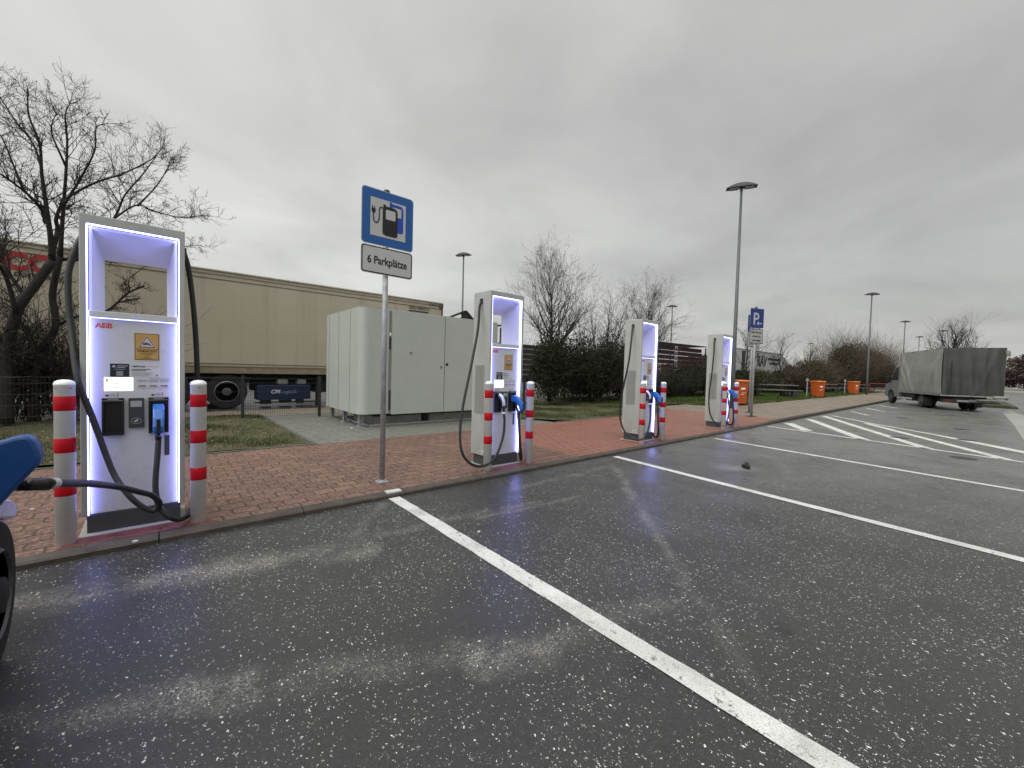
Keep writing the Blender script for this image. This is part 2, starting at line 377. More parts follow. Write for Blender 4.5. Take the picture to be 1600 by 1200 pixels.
# kerb
kb = MB(); rnd = random.Random(3); x = -9.0
while x < 46:
    w = 1.0; z0, z1 = lift(x), lift(x+w-.008)
    kb.add([(x,KY-.10,AZ-.1),(x+w-.008,KY-.10,AZ-.1),(x+w-.008,KY,AZ-.1),(x,KY,AZ-.1),(x,KY-.085,z0-.006),(x+w-.008,KY-.085,z1-.006),(x+w-.008,KY,z1+.003),(x,KY,z0+.003),
            (x,KY-.10,z0-.020),(x+w-.008,KY-.10,z1-.020)],
           [(0,1,9,8),(8,9,5,4),(4,5,6,7),(1,2,6,5,9),(0,8,4,7,3),(2,3,7,6)])
    x += w
structure(kb.build('kerb', kerbm, fix=False))
# thin edging between brick and grass / slab
ed = MB(); ed.box(-8, 2.0, 7.225, 7.285, -.04, .012); ed.box(1.94, 2.0, 7.29, 11.9, -.04, .014); ed.box(7.82, 13.9, 7.225, 7.285, -.04, .012)
structure(ed.build('paving_edge', mat('edge_stone', (.10,.095,.082), .8, var=.3, bump=.3)))

def grass_mat():
    t = NT('verge_soil_and_grass')
    c = t.mix(t.rng(t.noise(1.4, 6, .65), .40, .60, 0, 1), (.085, .070, .038), (.035, .058, .014))
    c = t.mix(t.rng(t.noise(24, 5, .7), .4, .65, 0, .7), c, (.115, .095, .052))
    t.L.new(c, t.b.inputs['Base Color']); t.b.inputs['Roughness'].default_value = .95
    t.bump(t.noise(18, 5, .7), .9, .04); return t.m
gm = grass_mat()
def rough(x, y): return .02 + .035*math.sin(x*2.1+y)*math.sin(y*1.7+x*.6)
gm2 = mat('green_verge_soil', (.036,.050,.011), .95, var=.5, vscale=5, bump=.8, bscale=15)
def gsheet(cols, z=.0, ny=10, m=None):
    out = []
    for a, b in zip(cols[:-1], cols[1:]):
        k = max(1, int((b[0]-a[0])/.5))
        for i in range(k):
            t = i/k; out.append(tuple(a[j]+(b[j]-a[j])*t for j in range(3)))
    out.append(cols[-1]); return sheet('verge', out, m or gm, z=z, ny=ny, dz=rough)
gsheet([(-9, 7.29, 13.2), (1.94, 7.29, 11.9)])
gsheet([(7.42, 8.4, 12.9), (7.85, 7.29, 12.9), (13.85, 7.29, 13.2)])
gsheet([(13.9, 8.42, 13.2), (17.5, 8.42, 13.2), (17.8, 6.95, 13.2), (60, 6.95, 13.2)], ny=16, m=gm2)
# kerb island by the grey truck
isl = MB(); P = [(35.2,-1.3),(35.6,.1),(44,1.5),(50,1.4),(50,-.9),(40,-1.25)]
isl.prism(P, 'xy', AZ-.1, AZ+.10); structure(isl.build('kerb_island', kerbm))
isg = MB(); isg.prism([(a*.985+.6, b*.8) for a, b in P], 'xy', AZ, AZ+.14); structure(isg.build('island_grass', gm2))
# paler concrete apron at the right
apr = MB(); q = [gnd(1566,644,AZ+.004), gnd(1584,664,AZ+.004), gnd(1602,692,AZ+.004), gnd(1660,692,AZ+.004), gnd(1660,650,AZ+.004), gnd(1600,650,AZ+.004), gnd(1580,641.5,AZ+.004)]
apr.add(q, [tuple(range(len(q)))]); structure(apr.build('concrete_apron', mat('pale_concrete', (.27, .265, .25), .6, var=.15, vscale=1.5, bump=.2)))
# brick strip behind the fence
sheet('path', [(-9, 12.1, 13.5), (1.9, 12.1, 13.5), (2.4, 12.11, 13.5), (9, 12.11, 13.5)], beige, z=-.004)

# grass blades: uncountable ground cover
def blades(name, areas, n, h, seed, m, w=.006, sz=None):
    rg = np.random.default_rng(seed); V = []; F = []
    cnt = 0; A = np.array([(a[1]-a[0])*(a[3]-a[2]) for a in areas]); A = A/A.sum()
    pts = []
    for a, p in zip(areas, A):
        k = int(n*p); x = rg.uniform(a[0], a[1], k); y = rg.uniform(a[2], a[3], k)
        d = np.sin(x*1.7+y*2.3)*np.sin(y*1.1-x*.9)+.5*np.sin(x*5+1)*np.sin(y*4.3)
        keep = rg.uniform(-1.1, .9, k) < d; pts.append(np.stack([x[keep], y[keep], d[keep]], 1))
    pts = np.concatenate(pts); k = len(pts)
    hh = h*(.5+rg.random(k))*(.8+.5*np.clip(pts[:,2], 0, 1)); an = rg.uniform(0, 6.28, k); ln = rg.uniform(0, 1.1, k)*hh; la = rg.uniform(0, 6.28, k)
    ww = w*(.6+rg.random(k)*.8)
    z = np.array([lift(x)+rough(x, y) for x, y in pts[:, :2]]) - .01
    B = np.stack([pts[:,0], pts[:,1], z], 1); dx = np.stack([np.cos(an)*ww, np.sin(an)*ww, 0*an], 1)
    T = B + np.stack([np.cos(la)*ln, np.sin(la)*ln, hh], 1)
    V = np.stack([B-dx, B+dx, T], 1).reshape(-1, 3)
    me = bpy.data.meshes.new(name); me.vertices.add(3*k); me.vertices.foreach_set('co', V.ravel()); me.loops.add(3*k)
    me.loops.foreach_set('vertex_index', np.arange(3*k)); me.polygons.add(k); me.polygons.foreach_set('loop_start', np.arange(0, 3*k, 3)); me.polygons.foreach_set('loop_total', np.full(k, 3))
    me.materials.append(m); me.update(); me.validate()
    o = bpy.data.objects.new(name, me); COL.objects.link(o); return tag(o, None, None, kind='stuff')
def leafmat(name, a, b, scale=2.0):
    if name in MATS: return MATS[name]
    t = NT(name); c = t.mix(t.rng(t.noise(scale, 5, .7), .38, .62, 0, 1), a, b)
    t.L.new(c, t.b.inputs['Base Color']); t.b.inputs['Roughness'].default_value = .75; t.b.inputs['Specular IOR Level'].default_value = .2; MATS[name] = t.m; return t.m
gb1 = leafmat('worn_grass', (.085, .072, .034), (.036, .060, .012), 1.6)
gb2 = leafmat('green_grass', (.034, .052, .008), (.066, .098, .014), 1.2)
tag(blades('grass', [(-5, 1.9, 7.35, 11.9)], 52000, .042, 1, gb1), 'worn patchy grass with bare soil left of the grey slab', 'grass')
tag(blades('grass', [(7.9, 13.8, 7.35, 12.5)], 42000, .05, 2, gb1), 'dull grass at the foot of the dark hedge behind the brick paving', 'grass')
tag(blades('grass', [(14, 17.6, 8.5, 13), (17.8, 32, 7.0, 13)], 60000, .07, 3, gb2, w=.012), 'bright green grass strip along the beige path', 'grass')
tag(blades('grass', [(32, 58, 7.0, 13)], 30000, .09, 4, gb2, w=.02), 'bright green grass around the far picnic tables', 'grass')

def scatter(name, x0, x1, y0, y1, n, sz, seed, m, lab):
    rg = random.Random(seed); mb = MB()
    for _ in range(n):
        x, y = rg.uniform(x0, x1), rg.uniform(y0, y1); a = rg.uniform(0, 6.28); z = lift(x)+rough(x, y)+.012; k = sz*rg.uniform(.5, 1.3)
        c, s_ = math.cos(a)*k, math.sin(a)*k; mb.add([(x-c,y-s_,z),(x+s_*.5,y-c*.5,z+rg.uniform(0,.02)),(x+c,y+s_,z+.005),(x-s_*.5,y+c*.5,z)], [(0,1,2,3)])
    o = mb.build(name, m, fix=False); tag(o, lab, 'fallen leaves', kind='stuff')
scatter('fallen_leaves', -3, 1.9, 7.3, 11, 420, .022, 5, mat('dry_leaf', (.22,.165,.095), .8, var=.4, vscale=3), 'dry pale leaves and scraps scattered on the worn grass')
# painted lines
def paint_mat():
    t = NT('road_paint'); c = t.mix(t.rng(t.noise(3, 5), .3, .7, 0, 1), (.52, .52, .50), (.68, .68, .66))
    c = t.mix(t.rng(t.noise(190, 3, .8), .54, .62, 0, .75), c, (.12, .12, .12))
    c = t.mix(t.rng(t.noise(13, 5, .8), .585, .66, 0, .8), c, (.06, .06, .06))
    c = t.mix(t.rng(t.noise(2.2, 5, .7), .50, .68, 0, .45), c, (.20, .20, .19))
    t.L.new(c, t.b.inputs['Base Color']); t.b.inputs['Roughness'].default_value = .6; t.bump(t.noise(190, 3), .4, .004); return t.m
pm = paint_mat()
def line(pts, w, w2=None, z=AZ+.004):
    mb = MB(); P = [Vector((p[0], p[1], 0)) for p in pts]; rg = random.Random(int(pts[0][0]*100))
    k = 60; out = []
    for i in range(k+1):
        t = i/k*(len(P)-1); j = min(int(t), len(P)-2); p = P[j].lerp(P[j+1], t-j); d = (P[j+1]-P[j]).normalized(); n_ = Vector((-d.y, d.x, 0))
        ww = w + ((w2 or w)-w)*i/k
        mb.v += [tuple(p+n_*(ww/2+rg.uniform(-.004, .004)))[:2]+(z,), tuple(p-n_*(ww/2+rg.uniform(-.004, .004)))[:2]+(z,)]
    for i in range(k): mb.f.append((2*i, 2*i+1, 2*i+3, 2*i+2)); mb.mi.append(0)
    return structure(mb.build('painted_line', pm, fix=False))
G = lambda x, y: gnd(x, y, AZ+.004)
line([(1.86, 3.99), (1.80, .2), (1.78, -1.5)], .125)
line([(5.66, 3.90), (5.08, -.30), (4.9, -1.6)], .12)
line([(9.18, 3.78), (8.37, -.40), (8.1, -1.8)], .12)
def pl(a, b, w, w2=None, ext=0):
    A = G(*a); B = G(*b); B = B + (B-A)*ext; return line([A, B], w, w2)
pl((1200,666), (1600,722), .12, ext=.25)
pl((1231,661), (1262,673), .26); pl((1264,655), (1350,687), .23); pl((1286,649.8), (1450,701), .20); pl((1352.5,661.2), (1573,717.8), .19)
Q = [gnd(a, b, AZ+.0055) for a, b in ((1300.7,649.5),(1375,664),(1465,680),(1600,706.5),(1700,726))]; line(Q[:2], .12, z=AZ+.0055); line(Q[1:3], .12, .15, z=AZ+.0065); line(Q[2:], .16, .42, z=AZ+.0055)
for a, b in (((1330,643),(1357,649)), ((1354,638),(1382,643)), ((1374,633.5),(1402,638)), ((1398,631),(1440,634))): pl(a, b, .12)
# the first line starts with a dab of paint on the kerb
structure(MB().box(1.80, 1.96, KY-.086, KY-.004, -.006, .009).build('painted_line', pm))

# ------------------------------------------------------------------ charging stations (local frame: x right, y away, z up; front face at y=0)
def wrect(mb, x0, x1, z0, z1, y0, y1): return mb.box(x0, x1, y0, y1, z0, z1)
def plug_mesh(parent, loc, rz=0, tilt=0, name='connector', label=None):
    # blue fast-charge plug, seen from the side: nose in the holster, shell dropping outwards, black D-grip
    e = MB()
    shell = [(.035,.03),(-.02,.045),(-.10,.01),(-.165,-.055),(-.20,-.115),(-.20,-.16),(-.165,-.175),(-.14,-.15),(-.125,-.115),(-.085,-.065),(-.04,-.05),(0,-.055),(.035,-.045)]
    e.prism(shell, 'yz', -.034, .034)
    o = e.build(name, bluep, parent, bevel=.010, smooth=False)
    gpp = MB(); gpp.tube(catmull([(0,-.02,-.045),(0,-.05,-.11),(0,-.075,-.165),(0,-.12,-.19),(0,-.165,-.175),(0,-.175,-.13)], 5), .016, 8)
    gpp.box(-.030,.030, .03,.075, -.05,.035)
    gpp.tube([(0,-.10,-.185),(0,-.10,-.23)], .022, 8)
    k = gpp.build('grip', blackp, o, smooth=True)
    d = MB(); d.lathe([(.012,-.112),(.012,-.106)], axis='y', c=(0,0,-.008), n=12); d.build('release_button', mat('button_grey', (.45,.47,.5), .4), o)
    d = MB(); d.box(-.012,.012,-.208,-.199,-.15,-.06); d.build('shell_slot', blackp, o)
    o.location = loc; o.rotation_euler = (tilt, 0, rz)
    if label: o['label'] = label
    return o
def make_station():
    r = thing('charging_station', '', 'charging station', (0,0,0), 0, 'white charging stations in a row on the brick paving')
    h = MB()
    h.prism([(-.3,.145),(-.3,2.38),(.3,2.38),(.3,.145),(.264,.145),(.264,2.312),(-.264,2.312),(-.264,.145)], 'xz', 0, .38); h.box(-.264, .264, .352, .379, .147, 1.70)
    h.box(-.264, -.195, .358, .379, 1.70, 2.312); h.box(.195, .264, .358, .379, 1.70, 2.312); h.box(-.195, .195, .358, .379, 2.125, 2.312)
    h.build('housing', white, r, bevel=.005)
    f = MB()      # light funnel
    A = [(-.252,.030,1.682),(.252,.030,1.682),(.252,.030,2.300),(-.252,.030,2.300)]
    A2 = [(-.236,.040,1.682),(.236,.040,1.682),(.236,.040,2.283),(-.236,.040,2.283)]
    B = [(-.192,.357,1.708),(.192,.357,1.708),(.192,.357,2.120),(-.192,.357,2.120)]
    f.add(A+A2+B, [(0,1,5,4),(1,2,6,5),(2,3,7,6),(3,0,4,7),(4,5,9,8),(5,6,10,9),(6,7,11,10),(7,4,8,11)])
    f.build('light_funnel', funnelw, r, fix=False)
    c = MB(); c.box(-.254, .254, .012, .06, 1.634, 1.681); c.build('cross_bar', panelw, r, bevel=.003)
    p = MB(); p.box(-.254, .254, .036, .06, .150, 1.628); fp = p.build('front_panel', panelw, r, bevel=.002)
    for x0, x1 in ((-.2637,-.2590), (.2590,.2637)):
        MB().box(x0, x1, .006, .034, .150, 2.302).build('led_strip', led, r)
    MB().box(-.2580, .2580, .006, .028, 2.3070, 2.3117).build('led_strip', led, r)
    MB().box(-.2535, .2535, .0345, .0365, 1.6295, 1.6318).build('led_strip', led, r)
    q = MB(); q.box(-.272, .272, .03, .35, .004, .147); q.build('plinth', plinth_m, r, bevel=.003)
    q = MB(); q.prism([(-.31,-.045),(.30,-.03),(.315,.40),(-.315,.405)], 'xy', -.02, .008); q.build('footing', concrete, r)
    F = .036   # front of panel
    t1 = text('ABB', .052, (-.222, F-.001, 1.558), inkred, 'lettering', fp, bold=.0016, sx=1.0)
    b = MB(); b.box(-.224, -.110, F-.0025, F-.0018, 1.5735, 1.5757)
    for xx in (-.2045, -.1670, -.1320): b.box(xx-.001, xx+.001, F-.0025, F-.0018, 1.556, 1.596)
    b.build('lettering_gap', panelw, fp)
    # warning sticker
    st = MB(); st.box(-.012, .146, F-.0015, F-.0002, 1.318, 1.538); so = st.build('warning_sticker', mat('sticker_pale', (.6,.55,.45), .4, var=.03), r)
    s2 = MB(); s2.box(-.006, .140, F-.003, F-.0017, 1.324, 1.532); s2.build('sticker_border', mat('sticker_brown', (.11,.055,.022), .5), so)
    s2 = MB(); s2.box(-.001, .135, F-.0042, F-.0032, 1.412, 1.527); s2.box(-.001, .135, F-.0042, F-.0032, 1.329, 1.408); s2.build('sticker_field', gold, so)
    s2 = MB(); s2.prism([(.067,1.519),(.010,1.419),(.124,1.419)], 'xz', F-.0052, F-.0044); s2.build('triangle', signwhite, so)
    s2 = MB(); s2.prism([(.067,1.513),(.016,1.4225),(.118,1.4225)], 'xz', F-.0060, F-.0054); s2.build('triangle_rim', mat('rim_red', (.25,.02,.03), .5), so)
    s2 = MB(); s2.prism([(.067,1.502),(.026,1.429),(.108,1.429)], 'xz', F-.0068, F-.0062); s2.build('triangle_field', signwhite, so)
    s2 = MB(); s2.bar((.045,F-.0072,1.446), (.085,F-.0072,1.452), .0006, .008, up=(0,0,1)); s2.bar((.060,F-.0072,1.462), (.092,F-.0072,1.438), .0006, .006); s2.bar((.048,F-.0072,1.462), (.066,F-.0072,1.446), .0006, .006)
    s2.box(.040,.048,F-.0075,F-.0070,1.446,1.454); s2.build('pictogram', inkblack, so)
    text('VORSICHT!', .0255, (.067, F-.0044, 1.385), inkblack, 'lettering', so, bold=.0006, align='CENTER', sx=.92)
    for i, s_ in enumerate(('Stolpergefahr', 'durch', 'Ladekabel')): text(s_, .0135, (.067, F-.0044, 1.368-.016*i), inkblack, 'lettering', so, align='CENTER')
    # dark sticker with pale emblem
    d = MB(); d.box(-.144, -.037, F-.0015, F-.0002, 1.190, 1.290); do = d.build('info_sticker', mat('sticker_black', (.015,.018,.025), .4), r)
    d = MB(); d.prism([(-.134,1.262),(-.112,1.262),(-.114,1.272),(-.123,1.280),(-.131,1.272)], 'xz', F-.0022, F-.0016)
    for i, (a, b_) in enumerate(((-.104,-.045), (-.104,-.060))): d.box(a, b_, F-.0022, F-.0016, 1.271-.012*i, 1.276-.012*i)
    d.box(-.120, -.060, F-.0022, F-.0016, 1.246, 1.249); d.build('print', mat('print_grey', (.42,.43,.45), .5), do)
    MB().box(-.110, -.072, F-.0022, F-.0016, 1.196, 1.234).build('print_block', mat('print_mid', (.22,.23,.24), .6, var=.4, vscale=200), do)
    # survey sticker
    d = MB(); d.box(-.030, .145, F-.0012, F-.0002, 1.190, 1.286); do = d.build('survey_sticker', mat('sticker_white', (.62,.62,.64), .45, var=.02), r)
    text('UMFRAGE', .0175, (-.024, F-.002, 1.266), inkblack, 'lettering', do, bold=.0004)
    d = MB()
    for (a, b_, z) in ((-.024,.088,1.247),(-.024,.062,1.236)): d.box(a, b_, F-.0022, F-.0014, z, z+.005)
    d.build('print_line', inkblack, do)
    d = MB()
    for (a, b_, z) in ((-.024,.095,1.222),(-.024,.10,1.214),(-.024,.09,1.206),(-.024,.085,1.198),(.055,.138,1.272)): d.box(a, b_, F-.0022, F-.0014, z, z+.0022)
    d.box(.118,.132,F-.0022,F-.0014,1.196,1.208); d.build('print_line', inkgrey, do)
    # table of small print
    d = MB()
    for i in range(3):
        x0 = .010+i*.067
        for z in (1.164, 1.158, 1.151): d.box(x0, x0+.055, F-.0012, F-.0002, z, z+.0018)
    d.box(.085,.205,F-.0012,F-.0002,1.174,1.1765); d.box(.010,.200,F-.0012,F-.0002,1.100,1.102); d.build('small_print', inkgrey, r)
    d = MB(); d.m = 0
    for i in range(3):
        x0 = .014+i*.067; d.box(x0, x0+.045, F-.0012, F-.0002, 1.112, 1.124)
    d.m = 1
    for i in range(3): d.box(.032+i*.067, .054+i*.067, F-.0020, F-.0013, 1.113, 1.119)
    d.build('small_pictogram', [inkgrey, inkred], r)
    # screen
    d = MB(); d.box(-.176, -.015, F-.004, F-.0002, 1.080, 1.183); dd = d.build('screen', screenm, r, bevel=.002)
    d = MB(); d.m = 0; d.box(-.168,-.155,F-.0052,F-.0042,1.150,1.174); d.box(-.150,-.120,F-.0052,F-.0042,1.138,1.142); d.m = 1
    for z in (1.132, 1.098): d.box(-.112,-.106,F-.0052,F-.0042,z,z+.014)
    d.box(-.150,-.122,F-.0052,F-.0042,1.145,1.148); d.box(-.168,-.115,F-.0052,F-.0042,1.130,1.134); d.box(-.05,-.035,F-.0052,F-.0042,1.100,1.106); d.box(-.10,-.02,F-.0052,F-.0042,1.093,1.0945)
    d.build('screen_symbols', [mat('screen_yellow', (.75,.7,.2), .4), mat('screen_green', (.25,.45,.3), .4)], dd)
    # holsters
    for a, b_, lab in ((-.188,-.066,1), (.074,.197,2)):
        d = MB(); d.m = 0
        d.box(a-.052*0, b_, .004, F-.0002, .742, .760); d.box(a, a+.012, .004, F-.0002, .760, 1.012); d.box(b_-.012, b_, .004, F-.0002, .760, 1.012); d.box(a, b_, .000, F-.0002, 1.012, 1.026)
        d.box(a+.012, b_-.012, F-.006, F-.0002, .760, 1.012)
        d.m = 1; d.box(a+.03, b_-.03, -.002, .0, 1.014, 1.022)
        d.box(a+.004, b_-.004, .001, .0035, 1.004, 1.010)
        d.build('holster', [blackp, mat('holster_grey', (.25,.26,.28), .5)], r, bevel=.003)
        d = MB(); d.box(a+.015, a+.090, F-.0012, F-.0002, 1.036, 1.066); w_ = d.build('holster_label', mat('label_white', (.6,.6,.62), .5), r)
        d = MB(); d.m = 0; d.box(a+.018, a+.036, F-.0020, F-.0014, 1.040, 1.052)
        for z in (1.042,1.049,1.056): d.box(a+.042, a+.076, F-.0020, F-.0014, z, z+.0015)
        d.m = 1; d.box(a+.084, a+.088, F-.0022, F-.0013, 1.034, 1.068)
        d.build('print', [inkblack, inkred if lab == 2 else inkblack], w_)
    # payment terminal
    d = MB(); d.box(-.041, .048, .014, F-.0002, .793, 1.024); pt = d.build('payment_terminal', darkp, r, bevel=.003)
    MB().box(-.030, .036, .010, .0135, .955, 1.002).build('terminal_display', mat('lcd_grey', (.35,.37,.40), .3), pt)
    d = MB()
    ring = [( .003+.030*math.cos(i/20*2*math.pi), .845+.022*math.sin(i/20*2*math.pi)) for i in range(21)]
    d.tube([(x, .0125, z) for x, z in ring], .0012, 4); d.bar((-.008,.0125,.838),(.014,.0125,.855), .001, .012); d.build('contactless_mark', mat('mark_grey', (.5,.5,.52), .5), pt)
    d = MB(); d.box(.171, .203, F-.003, F-.0002, .550, .714); d.build('latch_slot', darkp, r, bevel=.002)
    # side parts
    for s_ in (-1, 1):
        d = MB(); x0, x1 = (-.3035,-.2995) if s_ < 0 else (.2995,.3035); d.box(x0, x1, .105, .312, .716, 1.384)
        go = d.build('side_grille', mat('grille_grey', (.30,.305,.30), .5, var=.02), r)
        d = MB(); xa, xb = (-.3055,-.3034) if s_ < 0 else (.3034,.3055)
        for i in range(30): d.box(xa, xb, .112, .305, .728+i*.0218, .731+i*.0218)
        d.build('louvre', mat('louvre_shadow', (.13,.13,.13), .6), go)
        d = MB(); xa, xb = (-.318,-.2995) if s_ < 0 else (.2995,.318); d.box(xa, xb, .175, .225, 2.215, 2.285); d.build('cable_port', blackp, r, bevel=.004)
    d = MB(); d.m = 0; d.box(-.3022,-.2995,.03,.14,.165,.215); d.m = 1
    for i, yy in enumerate((.036,.046,.052,.064,.070,.084,.090,.104,.118,.128)): d.box(-.3030,-.3021,yy,yy+.004+.003*(i%2),.172,.208)
    d.build('rating_plate', [mat('label_white', (1,1,1)), inkgrey], r)
    d = MB(); ring = [(0+.016*math.cos(i/12*2*math.pi), .25, 2.404+.016*math.sin(i/12*2*math.pi)) for i in range(13)]
    d.tube(ring, .004, 6); d.box(-.012,.012,.238,.262,2.379,2.388); d.build('lifting_eye', white, r)
    return r
def add_right_cable(r):
    c = plug_mesh(r, (.135, -.028, .935))
    pts = [(.136,-.128,.71),(.140,-.14,.55),(.155,-.15,.32),(.215,-.12,.12),(.30,-.02,.045),(.365,.09,.16),(.385,.16,.7),(.385,.18,1.3),(.365,.195,1.85),(.330,.20,2.17),(.302,.20,2.25)]
    o = MB().tube(catmull(pts, 8), .019, 10).build('charging_cable', rubber, r, smooth=True)
    c.parent = o
def add_left_cable(r, mid=None):
    # thinner plug with a white shell hanging in the left holster
    pts = [(-.305,.20,2.25),(-.345,.19,2.16),(-.40,.14,1.85),(-.54,.08,1.35),(-.69,.02,.85),(-.76,-.03,.48),(-.74,-.08,.24),(-.60,-.11,.10),(-.43,-.15,.085),(-.28,-.17,.19),(-.155,-.15,.42),(-.118,-.13,.62),(-.122,-.115,.76)]
    if mid: pts = pts[:1] + mid + pts[8:]
    o = MB().tube(catmull(pts, 8), .017, 10).build('charging_cable', rubber, r, smooth=True)
    e = MB(); e.tube(catmull([(-.122,-.115,.755),(-.124,-.105,.83),(-.126,-.085,.91),(-.127,-.03,.965),(-.127,.02,.97)], 4), [.019]*6+[.026]*11, 10)
    p = e.build('connector', blackp, o, smooth=True)
    e = MB(); e.tube(catmull([(-.126,-.118,.84),(-.128,-.115,.90),(-.130,-.075,.965),(-.130,-.03,.985)], 4), .020, 8); e.build('grip', mat('plug_white', (.6,.6,.66), .35), p, smooth=True)
    e = MB(); e.tube([(-.122,-.115,.735),(-.122,-.115,.757)], .022, 10); e.build('cable_ring', bollw, p)
SY = 4.32
proto = make_station(); add_left_cable(proto); add_right_cable(proto)
near = make_station()
# near one: left cable runs to the parked car, right one hangs from its plug
proto.location = (3.63, SY, 0); proto['label'] = 'second charging station from the left, in front of the grey transformer cabinet'
near.location = (-.14, SY, 0); near['label'] = 'nearest charging station, one of its cables plugged into the parked car'
s3 = make_station(); add_left_cable(s3, [(-.345,.19,2.16),(-.42,.16,1.9),(-.47,.17,1.5),(-.50,.27,.9),(-.50,.30,.50),(-.49,.20,.22),(-.45,.02,.085)]); add_right_cable(s3); s3.location = (7.31, SY, 0); s3['label'] = 'third charging station from the left, in front of the dark hedge'
s4 = make_station(); add_left_cable(s4, [(-.340,.20,2.16),(-.38,.18,1.9),(-.41,.20,1.3),(-.43,.235,.8),(-.42,.20,.38),(-.41,.09,.17),(-.38,-.06,.08)]); add_right_cable(s4); s4.location = (11.02, SY, 0); s4['label'] = 'farthest charging station, beside the tall lamp post and orange bin'
LX = -.14
def loc(pts): return [(p[0]-LX, p[1]-SY, p[2]) for p in pts]
c = plug_mesh(near, (.135, -.028, .935))
pr = [(-.004,4.195,.71),(-.010,4.17,.60),(-.022,4.14,.42),(-.020,4.12,.30),(.005,4.09,.185),(.07,4.08,.10),(.15,4.18,.055),(.215,4.34,.10),(.245,4.46,.40),(.255,4.5,.9),(.248,4.5,1.35),(.228,4.51,1.75),(.195,4.52,2.1),(.162,4.52,2.25)]
o = MB().tube(catmull(loc(pr), 8), .0195, 10).build('charging_cable', rubber, near, smooth=True); c.parent = o
pL = [(-.442,4.52,2.25),(-.478,4.51,2.13),(-.512,4.5,1.95),(-.508,4.47,1.70),(-0.489,4.420,1.510),(-0.465,4.330,1.298),(-0.447,4.280,1.183),(-0.424,4.262,1.082),(-0.361,4.240,0.857),(-0.266,4.190,0.500),(-.185,4.11,.34),(-.11,4.09,.235),(-.045,4.08,.185),(-.008,4.07,.20),(-.002,4.03,.255),(-.045,3.97,.33),(-.101,3.88,.384),(-.19,3.68,.48),(-.251,3.5,.548),(-.30,3.2,.635),(-.335,2.9,.71),(-.356,2.7,.76),(-.375,2.6,.785),(-.41,2.55,.80)]
o = MB().tube(catmull(loc(pL), 6), .0195, 10).build('charging_cable', rubber, near, smooth=True)
e = MB(); e.tube(loc([(-.3555,2.705,.758),(-.3625,2.655,.772)]), .0245, 12); e.build('cable_ring', mat('ring_white', (.6,.6,.6), .5), o)
prof = [(-.53,1.00),(-.47,.992),(-.425,1.008),(-.398,1.012),(-.378,.998),(-.366,.962),(-.358,.925),(-.362,.897),(-.382,.868),(-.420,.816),(-.468,.742),(-.50,.70),(-.55,.70)]
e = MB(); e.prism([(x-LX, z) for x, z in prof], 'xz', 2.44-SY, 2.53-SY)
pc = e.build('connector', bluenear, o, bevel=.027); pc['label'] = 'large dark blue plug pushed into the parked car'
e = MB(); e.tube(loc([(-.36,2.62,.775),(-.44,2.565,.80)]), .027, 12); e.build('cable_collar', blackp, pc, smooth=True)

# red paint wash on the pavers in front of the near station is part of the ground: thin worn paint patches
redpaint = NT('worn_red_paint'); t = redpaint
t.L.new(t.mix(t.rng(t.noise(6, 5, .7), .35, .65, 0, 1), (.13, .028, .040), (.20, .085, .070)), t.b.inputs['Base Color']); t.b.inputs['Roughness'].default_value = .5
tr = t.n('ShaderNodeBsdfTransparent'); ms = t.n('ShaderNodeMixShader'); fc = t.rng(t.noise(5, 6, .75), .38, .50, 0, .9)
t.L.new(fc, ms.inputs[0]); t.L.new(tr.outputs[0], ms.inputs[1]); t.L.new(t.b.outputs[0], ms.inputs[2]); t.L.new(ms.outputs[0], t.N['Material Output'].inputs[0])
for X in (-.14, 3.63, 7.31, 11.02):
    structure(MB().add([(X-.40, 4.11, .0035), (X+.52, 4.11, .0035), (X+.42, 4.29, .0035), (X-.34, 4.28, .0035)], [(0,1,2,3)]).build('painted_patch', t.m, fix=False))

# ------------------------------------------------------------------ bollards
def make_bollard():
    r = thing('bollard', '', 'bollard', (0,0,0), 0, 'red and white bollards guarding the charging stations')
    MB().lathe([(.054,-.03),(.054,1.130),(.055,1.1305),(.055,1.142),(.050,1.156),(.035,1.166),(.015,1.171)], n=28).build('post', bollw, r, smooth=False)
    for z in (.405, .710, 1.005): MB().lathe([(.0552,z-.051),(.0558,z-.050),(.0558,z+.050),(.0552,z+.051)], n=28).build('red_band', redm, r)
    d = MB()
    for a in (-2.3, -.9): d.lathe([(.003,-.056),(.0035,-.0545)], axis='y', c=(0,0,0), n=8) if False else d.box(.0545*math.cos(a)-.003, .0545*math.cos(a)+.003, .0545*math.sin(a)-.003, .0545*math.sin(a)+.003, 1.108, 1.114)
    d.build('cap_screw', darkmetal, r); return r
for o in (): pass
b0 = make_bollard()
for ob in [x for x in bpy.data.objects if x.parent == b0]:
    if ob.name.startswith('post') or ob.name.startswith('red_band'):
        n_ = len(ob.data.polygons); ob.data.polygons.foreach_set('use_smooth', [len(p.vertices) == 4 for p in ob.data.polygons])
bl = [(-.503, 4.215, 'bollard at the left foot of the nearest charging station, crossed by the cable'), (.243, 4.205, 'bollard at the right foot of the nearest charging station'),
      (3.255, 4.21, 'bollard left of the second charging station, in front of the cable loop'), (4.01, 4.225, 'bollard right of the second charging station'),
      (6.925, 4.20, 'bollard left of the third charging station, before the dark hedge'), (7.70, 4.215, 'bollard right of the third charging station'),
      (10.63, 4.19, 'bollard left of the farthest charging station'), (11.36, 4.19, 'bollard right of the farthest charging station, in front of the orange bin')]
for i, (x, y, lab) in enumerate(bl):
    o = b0 if i == 0 else copy_tree(b0); o.location = (x, y, 0); o['label'] = lab; o.rotation_euler = (0, 0, i*.7 if i else 0)

